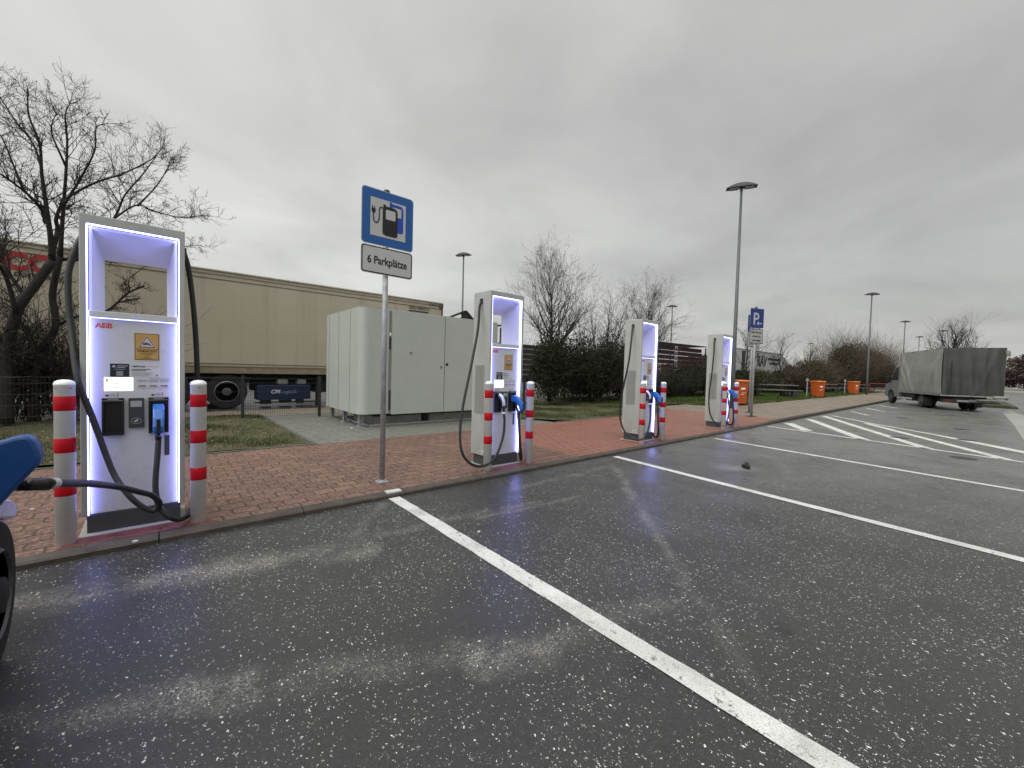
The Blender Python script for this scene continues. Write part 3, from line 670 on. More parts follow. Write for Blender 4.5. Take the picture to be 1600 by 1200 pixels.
# ------------------------------------------------------------------ signs
def pole(mb, h, r=.038): mb.tube([(0,0,-.05),(0,0,h)], r, 16)
sg = thing('parking_sign', 'tall sign with blue charging pump symbol and plate reading 6 Parkplätze', 'sign', (1.93, 4.46, 0))
mb = MB(); pole(mb, 3.27, .030); mb.build('pole', galv, sg, smooth=True)
MB().lathe([(.033,3.262),(.036,3.268),(.036,3.285),(.028,3.296)], n=16).build('pole_cap', blackp, sg, smooth=True)
mb = MB(); mb.box(-.06,.06,-.06,.06,0,.012); mb.lathe([(.048,.012),(.040,.03)], n=16); mb.build('base_plate', galv, sg)
for z in (3.18, 2.74, 2.60, 2.38): MB().box(-.06,.06,-.036,-.0305,z-.012,z+.012).build('clamp', galv, sg)
x0, x1 = -.296, .308
mb = MB(); mb.prism(rr(x0, x1, 2.656, 3.262, .04), 'xz', -.042, -.039); pp = mb.build('sign_plate', signback, sg)
MB().prism(rr(x0+.008, x1-.008, 2.664, 3.254, .034), 'xz', -.0435, -.0425).build('blue_field', signblue, pp)
cx0 = (x0+x1)/2; cz0 = 2.959
MB().box(cx0-.205, cx0+.205, -.0450, -.0440, cz0-.205, cz0+.205).build('white_field', signwhite, pp)
def pump(m, dx, dz, dy, nm, s=1, hose=True):
    mb = MB(); X = lambda a: cx0+dx+a*s; Z = lambda b: cz0+dz+b*s; ya, yb = -.0462-dy, -.0453-dy
    mb.prism([(X(-.075),Z(-.165)),(X(-.055),Z(-.165)),(X(-.055),Z(-.175)),(X(.080),Z(-.175)),(X(.080),Z(-.165)),(X(.095),Z(-.165)),(X(.095),Z(.085)),(X(.088),Z(.125)),(X(.06),Z(.145)),(X(-.045),Z(.145)),(X(-.045),Z(.160)),(X(-.075),Z(.160)),(X(-.075),Z(.13)),(X(-.080),Z(.10)),(X(-.080),Z(-.13))], 'xz', ya, yb)
    o = mb.build(nm, m, pp)
    MB().prism(rr(X(-.045), X(.068), Z(.005), Z(.110), .014), 'xz', ya-.0010, ya-.0001).build('pump_window', signwhite, o); return o
pump(mat('pump_blue', (.012,.06,.38), .4), .085, .045, 0, 'blue_pump', .96)
bp = pump(signblack, .012, -.005, .0022, 'black_pump', 1.0)
mb = MB(); mb.tube(catmull([(cx0-.07,-.048,cz0+.115),(cx0-.098,-.048,cz0+.112),(cx0-.108,-.048,cz0+.07),(cx0-.108,-.048,cz0-.005),(cx0-.125,-.048,cz0-.05),(cx0-.145,-.048,cz0-.062),(cx0-.165,-.048,cz0-.045),(cx0-.172,-.048,cz0),(cx0-.172,-.048,cz0+.04)], 6), .006, 6)
mb.prism([(cx0-.195,cz0+.085),(cx0-.195,cz0+.055),(cx0-.182,cz0+.035),(cx0-.162,cz0+.035),(cx0-.149,cz0+.055),(cx0-.149,cz0+.085)], 'xz', -.0495, -.0465)
mb.box(cx0-.188,cx0-.181,-.0495,-.0465,cz0+.08,cz0+.115); mb.box(cx0-.163,cx0-.156,-.0495,-.0465,cz0+.08,cz0+.115); mb.build('plug_symbol', signblack, pp)
mb = MB(); mb.prism(rr(x0, x1-.002, 2.342, 2.646, .035), 'xz', -.042, -.039); p2 = mb.build('text_plate', signwhite, sg)
MB().prism(rr(x0+.007, x1-.009, 2.349, 2.639, .03), 'xz', -.0435, -.0425).build('black_rim', signblack, p2)
MB().prism(rr(x0+.019, x1-.021, 2.361, 2.627, .022), 'xz', -.0448, -.0438).build('white_field', signwhite, p2)
text('6 Parkplätze', .118, (cx0-.002, -.0455, 2.452), signblack, 'lettering', p2, bold=.0028, align='CENTER', sx=.79)

def p_sign(x, y, lab, dz=0):
    s_ = thing('parking_sign', lab, 'sign', (x, y, lift(x)), math.radians(-21.5), 'blue P signs beside the kerb')
    mb = MB(); pole(mb, 3.46, .035); mb.build('pole', galv, s_, smooth=True)
    MB().lathe([(.038,3.455),(.040,3.46),(.040,3.49),(.03,3.50)], n=12).build('pole_cap', blackp, s_)
    mb = MB(); mb.box(-.17,.13,-.10,.10,0,.012); mb.build('base_plate', darkmetal, s_)
    w = .29
    pl_ = MB().prism(rr(-w, w, 2.83, 3.45, .03), 'xz', -.045, -.041).build('sign_plate', signback, s_)
    MB().prism(rr(-w+.006, w-.006, 2.836, 3.444, .026), 'xz', -.0465, -.0455).build('blue_field', signblue2, pl_)
    text('P', .54, (-.175, -.048, 2.935), mat('sign_pale_blue', (.42,.45,.52), .4), 'lettering', pl_, bold=.009, sx=.95)
    mb = MB(); mb.box(.02,.22,-.0495,-.0470,2.965,2.990); mb.bar((.015,-.048,2.978),(.075,-.048,3.045),.002,.022); mb.bar((.015,-.048,2.978),(.075,-.048,2.911),.002,.022); mb.build('arrow', mat('sign_pale', (.55,.57,.6), .4), pl_)
    p2 = MB().prism(rr(-w, w, 2.33, 2.80, .03), 'xz', -.045, -.041).build('text_plate', signwhite, s_)
    MB().prism(rr(-w+.008, w-.008, 2.338, 2.792, .026), 'xz', -.0465, -.0455).build('black_rim', signblack, p2)
    MB().prism(rr(-w+.026, w-.026, 2.356, 2.774, .02), 'xz', -.0480, -.0470).build('white_field', mat('sign_grey', (.36,.36,.35), .45), p2)
    for i, s2 in enumerate(('Elektrofahrzeuge', 'während des', 'Ladevorgangs')): text(s2, .078 if i == 0 else .085, (0, -.0488, 2.665-.125*i), signblack, 'lettering', p2, align='CENTER', bold=.002, sx=.80)
    return s_
p_sign(14.42, 4.84, 'blue P sign with left arrow on the pole standing nearest the kerb')
p_sign(15.9, 5.42, 'second P sign almost hidden behind the first, beside the orange bin')

# ------------------------------------------------------------------ transformer cabinet
cb = thing('transformer_cabinet', 'big pale grey green transformer cabinet standing on short steel legs', 'cabinet', (3.22, 8.65, 0))
W_, D_ = 3.80, 2.45
def rounded(w, d, r, n=6):
    out = []
    for cx_, cy_, a0 in ((r, r, 180), (w-r, r, 270), (w-r, d-r, 0), (r, d-r, 90)):
        for i in range(n+1):
            a = math.radians(a0+90*i/n); out.append((cx_+r*math.cos(a), cy_+r*math.sin(a)))
    return out
MB().prism(rounded(W_, D_, .18), 'xy', .285, 2.57).build('body', cabm, cb)
MB().prism(rounded(W_-.02, D_-.02, .17), 'xy', 2.57, 2.60).build('roof', mat('roof_grey', (.34,.36,.34), .5), cb).location = (.01, .01, 0)
for y in (.62, 1.38, 2.1): MB().box(-.003, .0, y-.006, y+.006, .29, 2.565).build('panel_seam', mat('seam_dark', (.10,.11,.10), .6), cb)
seam = MATS['seam_dark']
MB().box(.625, .690, -.003, -.0005, .30, 2.56).build('door_gap', mat('gap_grey', (.18,.19,.18), .6), cb)
d1 = MB().box(.70, 2.045, -.022, -.001, .262, 2.588).build('door', cabm, cb, bevel=.004)
d2 = MB().box(2.062, 3.60, -.022, -.001, .262, 2.588).build('door', cabm, cb, bevel=.004)
MB().box(2.0455, 2.0615, -.012, -.0005, .27, 2.58).build('door_gap', seam, cb)
def lock(x, z, par, m1=greyalu): 
    MB().lathe([(.035,-.030),(.038,-.024),(.038,-.0222)], axis='y', c=(x,0,z), n=18).build('lock', m1, par); MB().lathe([(.014,-.034),(.014,-.031)], axis='y', c=(x,0,z), n=10).build('keyhole', blackp, par)
lock(1.15, 1.66, d1); lock(1.96, 1.35, d1); lock(2.12, 1.42, d2, blackp)
MB().box(.640, .676, -.012, -.0035, 1.72, 1.98).build('handle', blackp, cb); MB().box(.640, .676, -.014, -.0035, 2.02, 2.08).build('handle_plate', bollw, cb)
MB().box(.645, .685, -.010, -.0035, .36, .80).build('handle_plate', darkmetal, cb)
for x, y in ((.10,.22),(.10,1.20),(.16,2.3),(3.6,.25),(3.6,2.2),(.35,1.9)):
    q = MB(); q.box(x-.04,x+.04,y-.006,y+.006,.0,.284); q.box(x-.04,x-.028,y-.04,y+.04,.0,.284); q.box(x+.028,x+.04,y-.04,y+.04,0,.284); q.box(x-.08,x+.08,y-.08,y+.08,.0,.012); q.build('leg', galv, cb)
MB().box(.45, 1.62, .30, 1.6, 0, .19).box(1.85, 3.55, .30, 1.6, 0, .19).build('plinth', concrete, cb)
MB().box(.30, 3.7, .16, .24, 0, .035).box(.25, .33, .24, 1.8, 0, .035).build('plinth_edge', mat('pale_edge', (.34,.35,.33), .8), cb)

# ------------------------------------------------------------------ mesh fence behind slab and grass
fn = thing('mesh_fence', 'low dark wire mesh fence between the grass and the beige trailer', 'fence', (0, 11.2, 0))
posts = [-4.9, -2.8, -.6, 1.46, 3.13, 8.2, 10.3]
for x in posts: MB().box(x-.03, x+.03, -.03, .03, -.05, 1.03).build('post', darkmetal, fn)
for a, b in list(zip(posts[:-1], posts[1:])):
    if a == 3.13: continue
    q = MB(); k = int((b-a)/.05)
    for i in range(1, k): q.tube([(a+(b-a)*i/k, -.035, .05), (a+(b-a)*i/k, -.035, .98)], .0020, 4, cap=False)
    for z in (.06, .26, .46, .66, .86, .97): q.tube([(a, -.035, z), (b, -.035, z)], .0026, 4, cap=False)
    q.build('mesh_panel', darkmetal, fn)

# ------------------------------------------------------------------ vehicles behind the fence
def truck_wheel(parent, x, y, z, r=.50, w=.3, side=-1, rim=rimm, nm='wheel'):
    o = MB().lathe([(r*.60,-w/2),(r*.93,-w/2),(r,-w/2+.035),(r,w/2-.035),(r*.93,w/2),(r*.60,w/2)], axis='y', n=32).build(nm, tyre, parent, smooth=False)
    o.location = (x, y, z)
    f = MB(); s_ = side
    f.lathe([(r*.60, s_*(w/2)), (r*.56, s_*(w/2+.012)), (r*.52, s_*(w/2-.03)), (r*.50, s_*(w/2-.10))], axis='y', n=28)
    for i in range(10):
        a = i/10*2*math.pi; f.bar((r*.36*math.cos(a), s_*(w/2-.03), r*.36*math.sin(a)), (r*.53*math.cos(a), s_*(w/2-.05), r*.53*math.sin(a)), .045, .05, up=(0,1,0))
    f.build('rim', rim, o)
    f = MB(); f.lathe([(r*.46, s_*(w/2-.13)), (r*.44, s_*(w/2-.07)), (r*.24, s_*(w/2-.02)), (r*.22, s_*(w/2+.02)), (r*.10, s_*(w/2+.03))], axis='y', n=20); f.build('hub', rimdark if rim is rimm else chassism, o)
    return o
def trailer_side_mat():
    t = NT('beige_trailer_side'); o = t.coord()
    c = t.mix(t.rng(t.noise(.7, 4), .3, .7, 0, 1), (.425, .375, .285), (.48, .43, .335))
    v = t.vec('MULTIPLY', o, (3.4, 1, .12)); c = t.mix(t.rng(t.noise(1.0, 6, .6, v), .54, .74, 0, .4), c, (.25, .215, .155))
    v = t.vec('MULTIPLY', o, (10, 1, .3)); c = t.mix(t.rng(t.noise(1.0, 4, .6, v), .58, .74, 0, .3), c, (.20, .17, .12))
    t.L.new(c, t.b.inputs['Base Color']); t.b.inputs['Roughness'].default_value = .5; t.bump(t.noise(2.0, 3), .08, .02); return t.m
tl = thing('trailer', 'long weathered beige container trailer with red lettering, parked behind the fence', 'trailer', (0, 14.5, AZ))
X0, X1 = -4.75, 8.70
tz = lambda z: z-AZ
bo = MB().box(X0, X1, 0, 2.5, tz(1.17), tz(3.86)).build('box_body', trailer_side_mat(), tl)
q = MB(); q.box(X0, X1, -.03, .0, tz(3.84), tz(3.93)); q.box(X0, X1, 0, 2.5, tz(3.86), tz(3.92)); q.tube([(X0,-.03,tz(3.945)),(X1,-.03,tz(3.945))], .035, 8); q.build('top_rail', mat('rail_beige', (.40,.37,.29), .5, var=.12), tl)
q = MB(); q.box(X0, X1, -.012, 0, tz(3.70), tz(3.72)); q.box(X0, X1, -.025, 0, tz(1.17), tz(1.22)); q.box(X0, X1, -.018, 0, tz(1.285), tz(1.30)); q.build('trim_line', mat('trim_brown', (.14,.115,.075), .6), tl)
q = MB(); q.box(X0, X1, -.035, 2.5, tz(1.01), tz(1.168)); q.build('bottom_rail', mat('rail_brown', (.24,.20,.135), .55, var=.2), tl)
q = MB(); q.box(X1-.16, X1+.02, -.05, .10, tz(3.76), tz(3.95)); q.box(X1-.05, X1+.015, -.03, .02, tz(1.17), tz(3.76)); q.build('corner_casting', mat('casting_brown', (.10,.08,.05), .7, var=.3), tl)
q = MB(); q.box(X0+.3, X1-.2, .5, .75, tz(.80), tz(1.008)); q.box(X0+.3, X1-.2, 1.75, 2.0, tz(.80), tz(1.008)); q.box(-4.0,-1.2,.2,2.3,tz(.55),tz(.80)); q.box(.1, 2.05, .25, 2.25, tz(.70), tz(1.005)); q.box(4.0,4.6,.3,2.2,tz(.4),tz(1.0)); q.box(2.25, 4.6, .9, 1.4, tz(.45), tz(.80)); q.build('chassis', chassism, tl)
q = MB(); q.box(.0, 2.1, -.02, .55, tz(.86), tz(.90)); q.box(.55,.60,-.02,.5,tz(.3),tz(.86)); q.build('mudguard', chassism, tl)
for x in (1.50, .18, -1.14): truck_wheel(tl, x, .17, .52, .515, .34, -1, rimm)
for x in (1.50, .18, -1.14): truck_wheel(tl, x, 2.3, .52, .515, .34, 1, rimm)
tb = MB().box(2.26, 3.78, .0, .55, tz(.20), tz(.665)).build('tool_box', mat('navy_box', (.008,.014,.055), .4, var=.15), tl, bevel=.02)
text('CM', .165, (2.62, -.004, tz(.40)), mat('letter_white', (.55,.56,.6), .5), 'lettering', tb, bold=.006, shear=.25)
text('Logistik', .155, (2.885, -.004, tz(.40)), mat('letter_grey', (.20,.21,.27), .5), 'lettering', tb, bold=.001)
q = MB()
for a, b in ((2.84,3.14), (3.42,3.68)): 
    q.box(a, b, .15, .5, tz(.68), tz(.84))
q.build('tank', mat('tank_grey', (.30,.30,.28), .5, metal=.3), tl, bevel=.02)
q = MB(); q.box(4.0,4.1,.2,.3,0,tz(1.0)); q.box(2.2,4.0,.05,.09,tz(.10),tz(.14)); q.build('landing_leg', chassism, tl)
q = MB(); q.box(2.45,2.75,.6,.8,tz(.02),tz(.17)); q.box(3.0,3.35,.6,.8,tz(.04),tz(.17)); q.box(3.5,3.72,.6,.8,tz(.02),tz(.15)); q.build('underrun_gear', mat('gear_grey', (.15,.15,.14), .6), tl)
text('ICO', .52, (-2.78, -.030, tz(3.325)), mat('letter_red', (.42,.02,.025), .5, var=.15), 'lettering', tl, bold=.028)
text('company', .205, (-2.50, -.030, tz(3.16)), mat('letter_dark', (.03,.03,.03), .5), 'lettering', tl, bold=.004, sx=1.05)
text('GESU 864212 0', .15, (7.22, -.030, tz(3.60)), mat('letter_brown', (.10,.085,.055), .6), 'lettering', tl, bold=.004, sx=.9)
q = MB(); q.box(7.22, 8.06, -.03, -.013, tz(3.50), tz(3.53)); [q.prism([(8.08+i*.11,tz(3.82)),(8.14+i*.11,tz(3.82)),(8.18+i*.11,tz(3.88)),(8.12+i*.11,tz(3.88))], 'xz', -.035, -.0305) for i in range(4)]; q.build('marking', inkblack, tl)

# crate lorries further back
def open_lorry(lab, x0, x1, y, z1=4.0, r0=0):
    r = thing('crate_trailer', lab, 'trailer', (x0, y, AZ)); w = x1-x0
    q = MB(); q.box(0, w, 0, 2.5, .95, 1.12); q.box(.3, w-.3, .7, 1.8, .7, .948); q.build('bed', chassism, r)
    for x in (r0+.06, w-.06): MB().box(x-.05, x+.05, 0, .08, 1.12, z1-.12).build('post', darkmetal, r)
    q = MB(); q.add([(r0,-.02,z1-.06),(w*.9,-.02,z1+.02),(w,-.02,z1+.04),(w,2.5,z1+.04),(r0,2.5,z1-.06),(r0,-.02,z1-.10),(w,-.02,z1-.03),(w,2.5,z1-.03),(r0,2.5,z1-.10)],
                    [(0,1,2,3,4),(5,8,7,6),(0,5,6,2,1),(2,6,7,3),(3,7,8,4),(4,8,5,0)])
    q.build('roof', mat('lorry_roof', (.045,.045,.04), .6), r)
    for x in ((w-2.0, w-3.4, 1.6) if w > 5 else (1.0, 2.4)): truck_wheel(r, x, .2, .5, .5, .3, -1, rimdark)
    return r
open_lorry('open sided trailer loaded with maroon crates, its roof showing over the hedge', 23.9, 37.0, 16.3, 3.93, 4.3)
ol = open_lorry('open trailer with folded dark tarpaulin roof behind the grey cabinet', 10.2, 13.6, 16.6, 3.70)
fb = thing('flatbed_trailer', 'low flat trailer under the stacked pallets behind the hedge', 'trailer', (13.8, 16.6, AZ))
MB().box(0, 9.6, 0, 2.5, .95, 1.12).build('bed', chassism, fb); MB().box(.3, 9.3, .7, 1.8, .7, .948).build('chassis', chassism, fb)
for x in (6.0, 7.4, 8.8): truck_wheel(fb, x, .2, .5, .5, .3, -1, rimdark)
q = MB(); q.m = 0; tpts = [(0,0,3.72),(1.0,0,4.16),(1.10,0,4.18),(1.6,0,3.75),(1.75,0,4.02),(2.4,0,3.98)]
for a, b in zip(tpts[:-1], tpts[1:]): q.bar(a, b, .08, .09)
q.add([(.1,.0,3.70),(1.05,0,4.14),(1.6,0,3.72),(1.7,0,3.95),(2.4,0,3.95),(2.4,0,3.5),(.9,0,3.6)], [(0,1,6),(1,2,6),(2,3,4,5,6)]) if False else None
q.add([(.80,-.02,4.05),(1.06,-.02,4.17),(1.35,-.02,3.92),(1.62,-.02,3.68),(1.2,-.02,3.60),(.95,-.02,3.62), (.80,.03,4.05),(1.06,.03,4.17),(1.35,.03,3.92),(1.62,.03,3.68),(1.2,.03,3.60),(.95,.03,3.62)], [(0,1,2,3,4,5),(11,10,9,8,7,6)]+[(i,(i+1)%6,(i+1)%6+6,i+6) for i in range(6)])
q.bar((.6,0,3.66),(1.0,0,3.98),.05,.06); q.build('folded_tarpaulin', darkmetal, ol)
cratem = mat('crate_maroon', (.060,.020,.027), .6, var=.35, vscale=.9); cratel = mat('crate_handle', (.6,.58,.57), .6)
cr = MB(); cr.m = 0; cr.box(-.39,.39,0,.38,0,.05); cr.box(-.39,.39,0,.03,.23,.30); cr.box(-.39,-.35,0,.38,.05,.30); cr.box(.35,.39,0,.38,.05,.30); cr.box(-.39,.39,.35,.38,.05,.30)
for i in range(5): cr.box(-.30+i*.14, -.27+i*.14, .0, .03, .05, .26)
cr.m = 0; cr.box(-.35,.35,.10,.30,.06,.24)
plainc = cr.build('crate', [cratem, cratel])
cr.m = 1; cr.box(-.19,-.13,-.02,-.002,.04,.25); cr.box(.13,.19,-.02,-.002,.04,.25); cr.box(-.19,.19,-.02,-.002,.25,.31)
hand = cr.build('crate', [cratem, cratel])
tag(plainc, 'maroon bottle crate stacked on the open trailer behind the hedge', 'crate', 'maroon crates stacked on the open trailer')
tag(hand, 'maroon bottle crate with pale handle stacked on the open trailer behind the hedge', 'crate', 'pale handled crates on the open trailer')
first = {0: True, 1: True}; rg = random.Random(7)
for X, cols, hs in ((25.0, 14, 7), ):
    for c_ in range(cols):
        for k in range(hs - (1 if c_ < 4 else 0) - (1 if c_ == 2 else 0)):
            hd = 1 if c_ in (1, 4, 8) or (c_ == 5 and k < 3) else 0; src = hand if hd else plainc
            o = src if first[hd] else src.copy()
            if not first[hd]: COL.objects.link(o)
            first[hd] = False
            o.location = (X + c_*.83 + rg.uniform(-.02,.02), 16.36, AZ+1.13 + k*.372)
palm = mat('pallet_grey', (.34,.34,.33), .7, var=.2)
pb = MB(); pb.m = 0; pb.box(-.6,.6,0,.8,.0,.05); pb.m = 1; pb.box(-.58,.58,.02,.78,.05,.27)
p0 = tag(pb.build('pallet', [palm, chassism]), 'pale edged pallet load stacked behind the bare tree and hedge', 'pallet', 'stacked pallets behind the hedge'); fst = True
for c_ in range(4):
    for k in range(6):
        o = p0 if fst else p0.copy()
        if not fst: COL.objects.link(o)
        fst = False; o.location = (14.2+c_*1.28, 16.7, AZ+1.13+k*.285)

# white lorry with big letters
wl = thing('lorry', 'white lorry with large dark letters behind the hedge beside the P sign', 'lorry', (41.3, 15.4, AZ))
bw = MB().box(0, 13.4, 0, 2.5, 1.15, 4.02).build('box_body', mat('lorry_white', (.48,.48,.47), .5, var=.1), wl)
MB().box(-.02, 13.42, -.02, 2.52, 4.0, 4.08).build('top_rail', mat('rail_grey', (.22,.22,.22), .5), wl)
text('RAV', 1.5, (5.45, -.012, 2.55), signwhite, 'lettering_outline', wl, bold=.13, sx=1.0)
text('RAV', 1.5, (5.45, -.03, 2.55), mat('letter_charcoal', (.02,.02,.022), .5), 'lettering', wl, bold=.05, sx=1.0)
sd_ = mat('stripe_dark', (.03,.03,.032), .5)
for q_ in ((8.6,12.4,3.25,3.48), (9.2,12.2,2.80,3.0), (1.4,2.2,1.6,3.9)): MB().box(q_[0],q_[1],-.03,-.005,q_[2],q_[3]).build('stripe', sd_, wl)
cabp = MB(); cabp.prism([(13.9,.5),(16.2,.5),(16.3,1.6),(16.0,2.9),(15.4,3.35),(14.6,3.75),(13.9,3.8)], 'xz', .05, 2.45); cw = cabp.build('cab', mat('lorry_cab', (.34,.34,.34), .4), wl, bevel=.05)
MB().box(14.8,15.7,.03,.048,1.9,2.8).build('cab_window', blackp, cw)
MB().box(.3,13.2,.6,1.9,.75,1.148).build('chassis', chassism, wl)
for x in (2.0,3.3,4.6,12.6,15.2): truck_wheel(wl, x, .2, .5, .5, .3, -1, rimdark)

# ------------------------------------------------------------------ lamp posts
def lamp(x, y, h, lab, rz=0, first=[None]):
    if first[0] is None:
        r = thing('street_lamp', lab, 'street lamp', (x,y,0), rz, 'tall lamp posts with double wing heads')
        MB().tube([(0,0,-.1),(0,0,1.5),(0,0,8.62)], [.085,.075,.042], 12).build('pole', lampm, r, smooth=True)
        q = MB(); up = []; lo = []
        for i in range(13):
            t = -1+2*i/12; up.append((t*.54, 8.80-.10*t*t+.055*(1-t*t))); lo.append((t*.54, 8.77-.10*t*t-.075*(1-t*t)*(1-.3*abs(t))))
        q.prism(up + lo[::-1], 'xz', -.15, .15); q.build('lamp_head', lampm, r, bevel=.03)
        q = MB(); q.box(-.42,-.10,-.11,.11,8.655,8.668); q.box(.10,.42,-.11,.11,8.655,8.668); q.build('lamp_glass', mat('lamp_glass', (.28,.29,.29), .25), r)
        MB().box(-.05,.05,-.05,.05,8.58,8.70).build('bracket', darkmetal, r); first[0] = r; 
    else:
        r = copy_tree(first[0]); r['label'] = lab; r.location = (x,y,0)
    r.rotation_euler = (0,0,rz); r.scale = (1,1,h/8.85); return r
lamp(17.22, 6.5, 8.85, 'tallest looking lamp post, right behind the farthest charging station', math.radians(-62))
lamp(14.95, 22.4, 8.85, 'lamp post rising behind the grey cabinet, left of the second station', math.radians(-62))
lamp(42.1, 22.4, 8.85, 'lamp post behind the bare trees, right of the third station', math.radians(-55))
lamp(46.5, 6.6, 8.85, 'lamp post standing before the brown bushes at the far picnic tables', math.radians(-55))
lamp(70.5, 6.7, 8.85, 'lamp post just left of the grey tarpaulin truck', math.radians(-55))
lamp(96, 7.3, 8.85, 'small distant lamp post above the front of the grey truck', math.radians(-55))
lamp(105, 24.4, 8.85, 'tiny distant lamp post above the round bare shrub', math.radians(-55))
lamp(83, 4.0, 8.6, 'distant lamp post inside the bare tree behind the truck', math.radians(-55))

# ------------------------------------------------------------------ trees
def limb(mb, pts, rad, n=6): mb.tube(pts, rad, n)
def twig(mb, rg, p, d, ln, r, depth, up=.25, wander=.35, kids=3, leaves=None):
    k = 4; pts = [p.copy()]; rad = [r]; dd = d.normalized(); q = p.copy()
    for i in range(k):
        dd = (dd + Vector((rg.gauss(0,1), rg.gauss(0,1), rg.gauss(0,1)))*wander*.45 + Vector((0,0,up*.3))).normalized()
        q = q + dd*(ln/k); pts.append(q.copy()); rad.append(max(.0022, r*(1-.8*(i+1)/k)))
    mb.tube(pts, rad, 4 if depth > 1 else 3, cap=False)
    if leaves is not None and depth == 0 and rg.random() < .3: leaves.append(pts[-1])
    if depth > 0:
        for i in range(kids):
            t = rg.uniform(.2, 1); j = min(k-1, int(t*k)); b = pts[j].lerp(pts[j+1], t*k-j)
            ax = (pts[j+1]-pts[j]).normalized(); side = Vector((rg.gauss(0,1), rg.gauss(0,1), rg.gauss(0,1))); side = (side-ax*side.dot(ax)).normalized()
            twig(mb, rg, b, ax*rg.uniform(.5,1)+side*rg.uniform(.5,1), ln*rg.uniform(.45,.75), max(.003, r*.6), depth-1, up, wander, kids, leaves)
def leafbits(pts, size, rg, name, m, parent):
    mb = MB()
    for p in pts:
        a = Vector((rg.gauss(0,1),rg.gauss(0,1),rg.gauss(0,1))).normalized()*size; b = Vector((0,0,-size*1.6))
        mb.add([p-a*.5, p+a*.5, p+b], [(0,1,2)])
    return mb.build(name, m, parent, fix=False)
def traced_tree(lab, limbs, Y, seed, dens=3.2):
    rg = random.Random(seed); base = at(*limbs[0][1][0][:2], Y+limbs[0][0]); base.z = 0
    r = thing('bare_tree', lab, 'tree', base); tr_ = MB(); cr_ = MB(); lv = []
    for dy, pts, w0, w1, ln in limbs:
        P = []
        if w1 < 3: a_, b_ = pts[-2], pts[-1]; pts = pts[:-1] + [(a_[0]+(b_[0]-a_[0])*.72, a_[1]+(b_[1]-a_[1])*.72)]; ln = ln*.66
        n_ = len(pts)
        for i, (x, y) in enumerate(pts): P.append(at(x, y, Y+dy*(i/(n_-1)) + rg.uniform(-.08,.08)) - base)
        P = catmull(P, 4); k = len(P); R_ = [(w0+(w1-w0)*(i/(k-1))**.6)*.5*Y*.58/FPX for i in range(k)]
        tr_.tube(P, R_, 8)
        L_ = sum((P[i+1]-P[i]).length for i in range(k-1)); cnt = int(L_*dens*(3.6 if w0 < 8 else 2.2 if w0 < 12 else .9))
        for _ in range(cnt):
            j = rg.randrange(int(k*.15), k-1); ax = (P[j+1]-P[j]).normalized(); s_ = Vector((rg.gauss(0,1), rg.gauss(0,.8), rg.gauss(0,1))); s_ = (s_-ax*s_.dot(ax)).normalized()
            twig(cr_, rg, P[j].lerp(P[j+1], rg.random()), ax*.7+s_*rg.uniform(.4,1), ln*rg.uniform(.5,1.15), max(.006, min(.014, R_[j]*.45)), 2, .22, .34, 4, lv)
    tr_.build('trunk', barkm, r, smooth=True, fix=False); c_ = cr_.build('crown', twigm, r, fix=False)
    leafbits(lv[::3], .022, rg, 'withered_leaves', twigm, r); return r
traced_tree('big bare tree leaning behind the nearest station, its limbs crossing the red trailer letters', [
    (0, [(10,662),(10,600),(12,555),(25,490),(55,445),(82,408)], 19, 13, .5),
    (-.4, [(82,408),(79,370),(72,320),(65,270),(62,225),(45,180),(43,122)], 11, 1.5, .8),
    (.5, [(80,400),(90,360),(88,340),(105,310),(150,285),(190,272),(235,250),(262,222)], 9, 1.5, .9),
    (-.6, [(72,350),(60,320),(20,285),(-20,260),(-60,240)], 6, 2, .9),
    (.6, [(64,260),(52,225),(25,190),(0,152),(-20,130)], 4, 1.2, .8),
    (-.8, [(25,490),(12,440),(-5,410),(-40,380)], 8, 4, .9),
    (.4, [(40,465),(10,420),(-10,380),(-20,300)], 7, 2, .9),
    (.7, [(75,330),(40,300),(10,230),(-5,200)], 5, 1.5, .9)], 12.0, 11)
traced_tree('bare tree with upright stems directly behind the nearest station, sawn branches in its window', [
    (0, [(50,662),(56,600),(64,550),(87,510),(82,460),(94,400)], 15, 9, .5),
    (.3, [(94,400),(98,340),(103,270),(105,220),(102,180),(112,155)], 8, 1.5, .9),
    (-.5, [(100,320),(125,280),(148,235),(150,200),(175,190)], 5, 1.2, .7),
    (.5, [(92,405),(135,400),(180,338),(195,305),(225,270),(250,235)], 7, 1.5, .9),
    (-.4, [(120,402),(175,345),(215,320),(240,330),(285,340),(328,335)], 5, 1.2, .7),
    (.2, [(215,322),(245,290),(262,262),(268,240)], 3.5, 1, .6),
    (-.2, [(87,510),(120,495),(165,487),(200,458),(226,447)], 6, 3.2, .3),
    (-.3, [(192,465),(202,455),(202,436),(228,415)], 3.2, 1.2, .3),
    (-.3, [(180,474),(205,468),(223,466)], 3, 2.4, .2),
    (.4, [(64,550),(40,520),(20,470),(5,400),(-10,340)], 7, 2, .9),
    (.6, [(200,400),(250,392),(290,385),(326,382)], 3.0, 1, .5),
    (-.4, [(103,260),(85,220),(80,200),(92,165)], 4, 1, .7)], 12.35, 23)

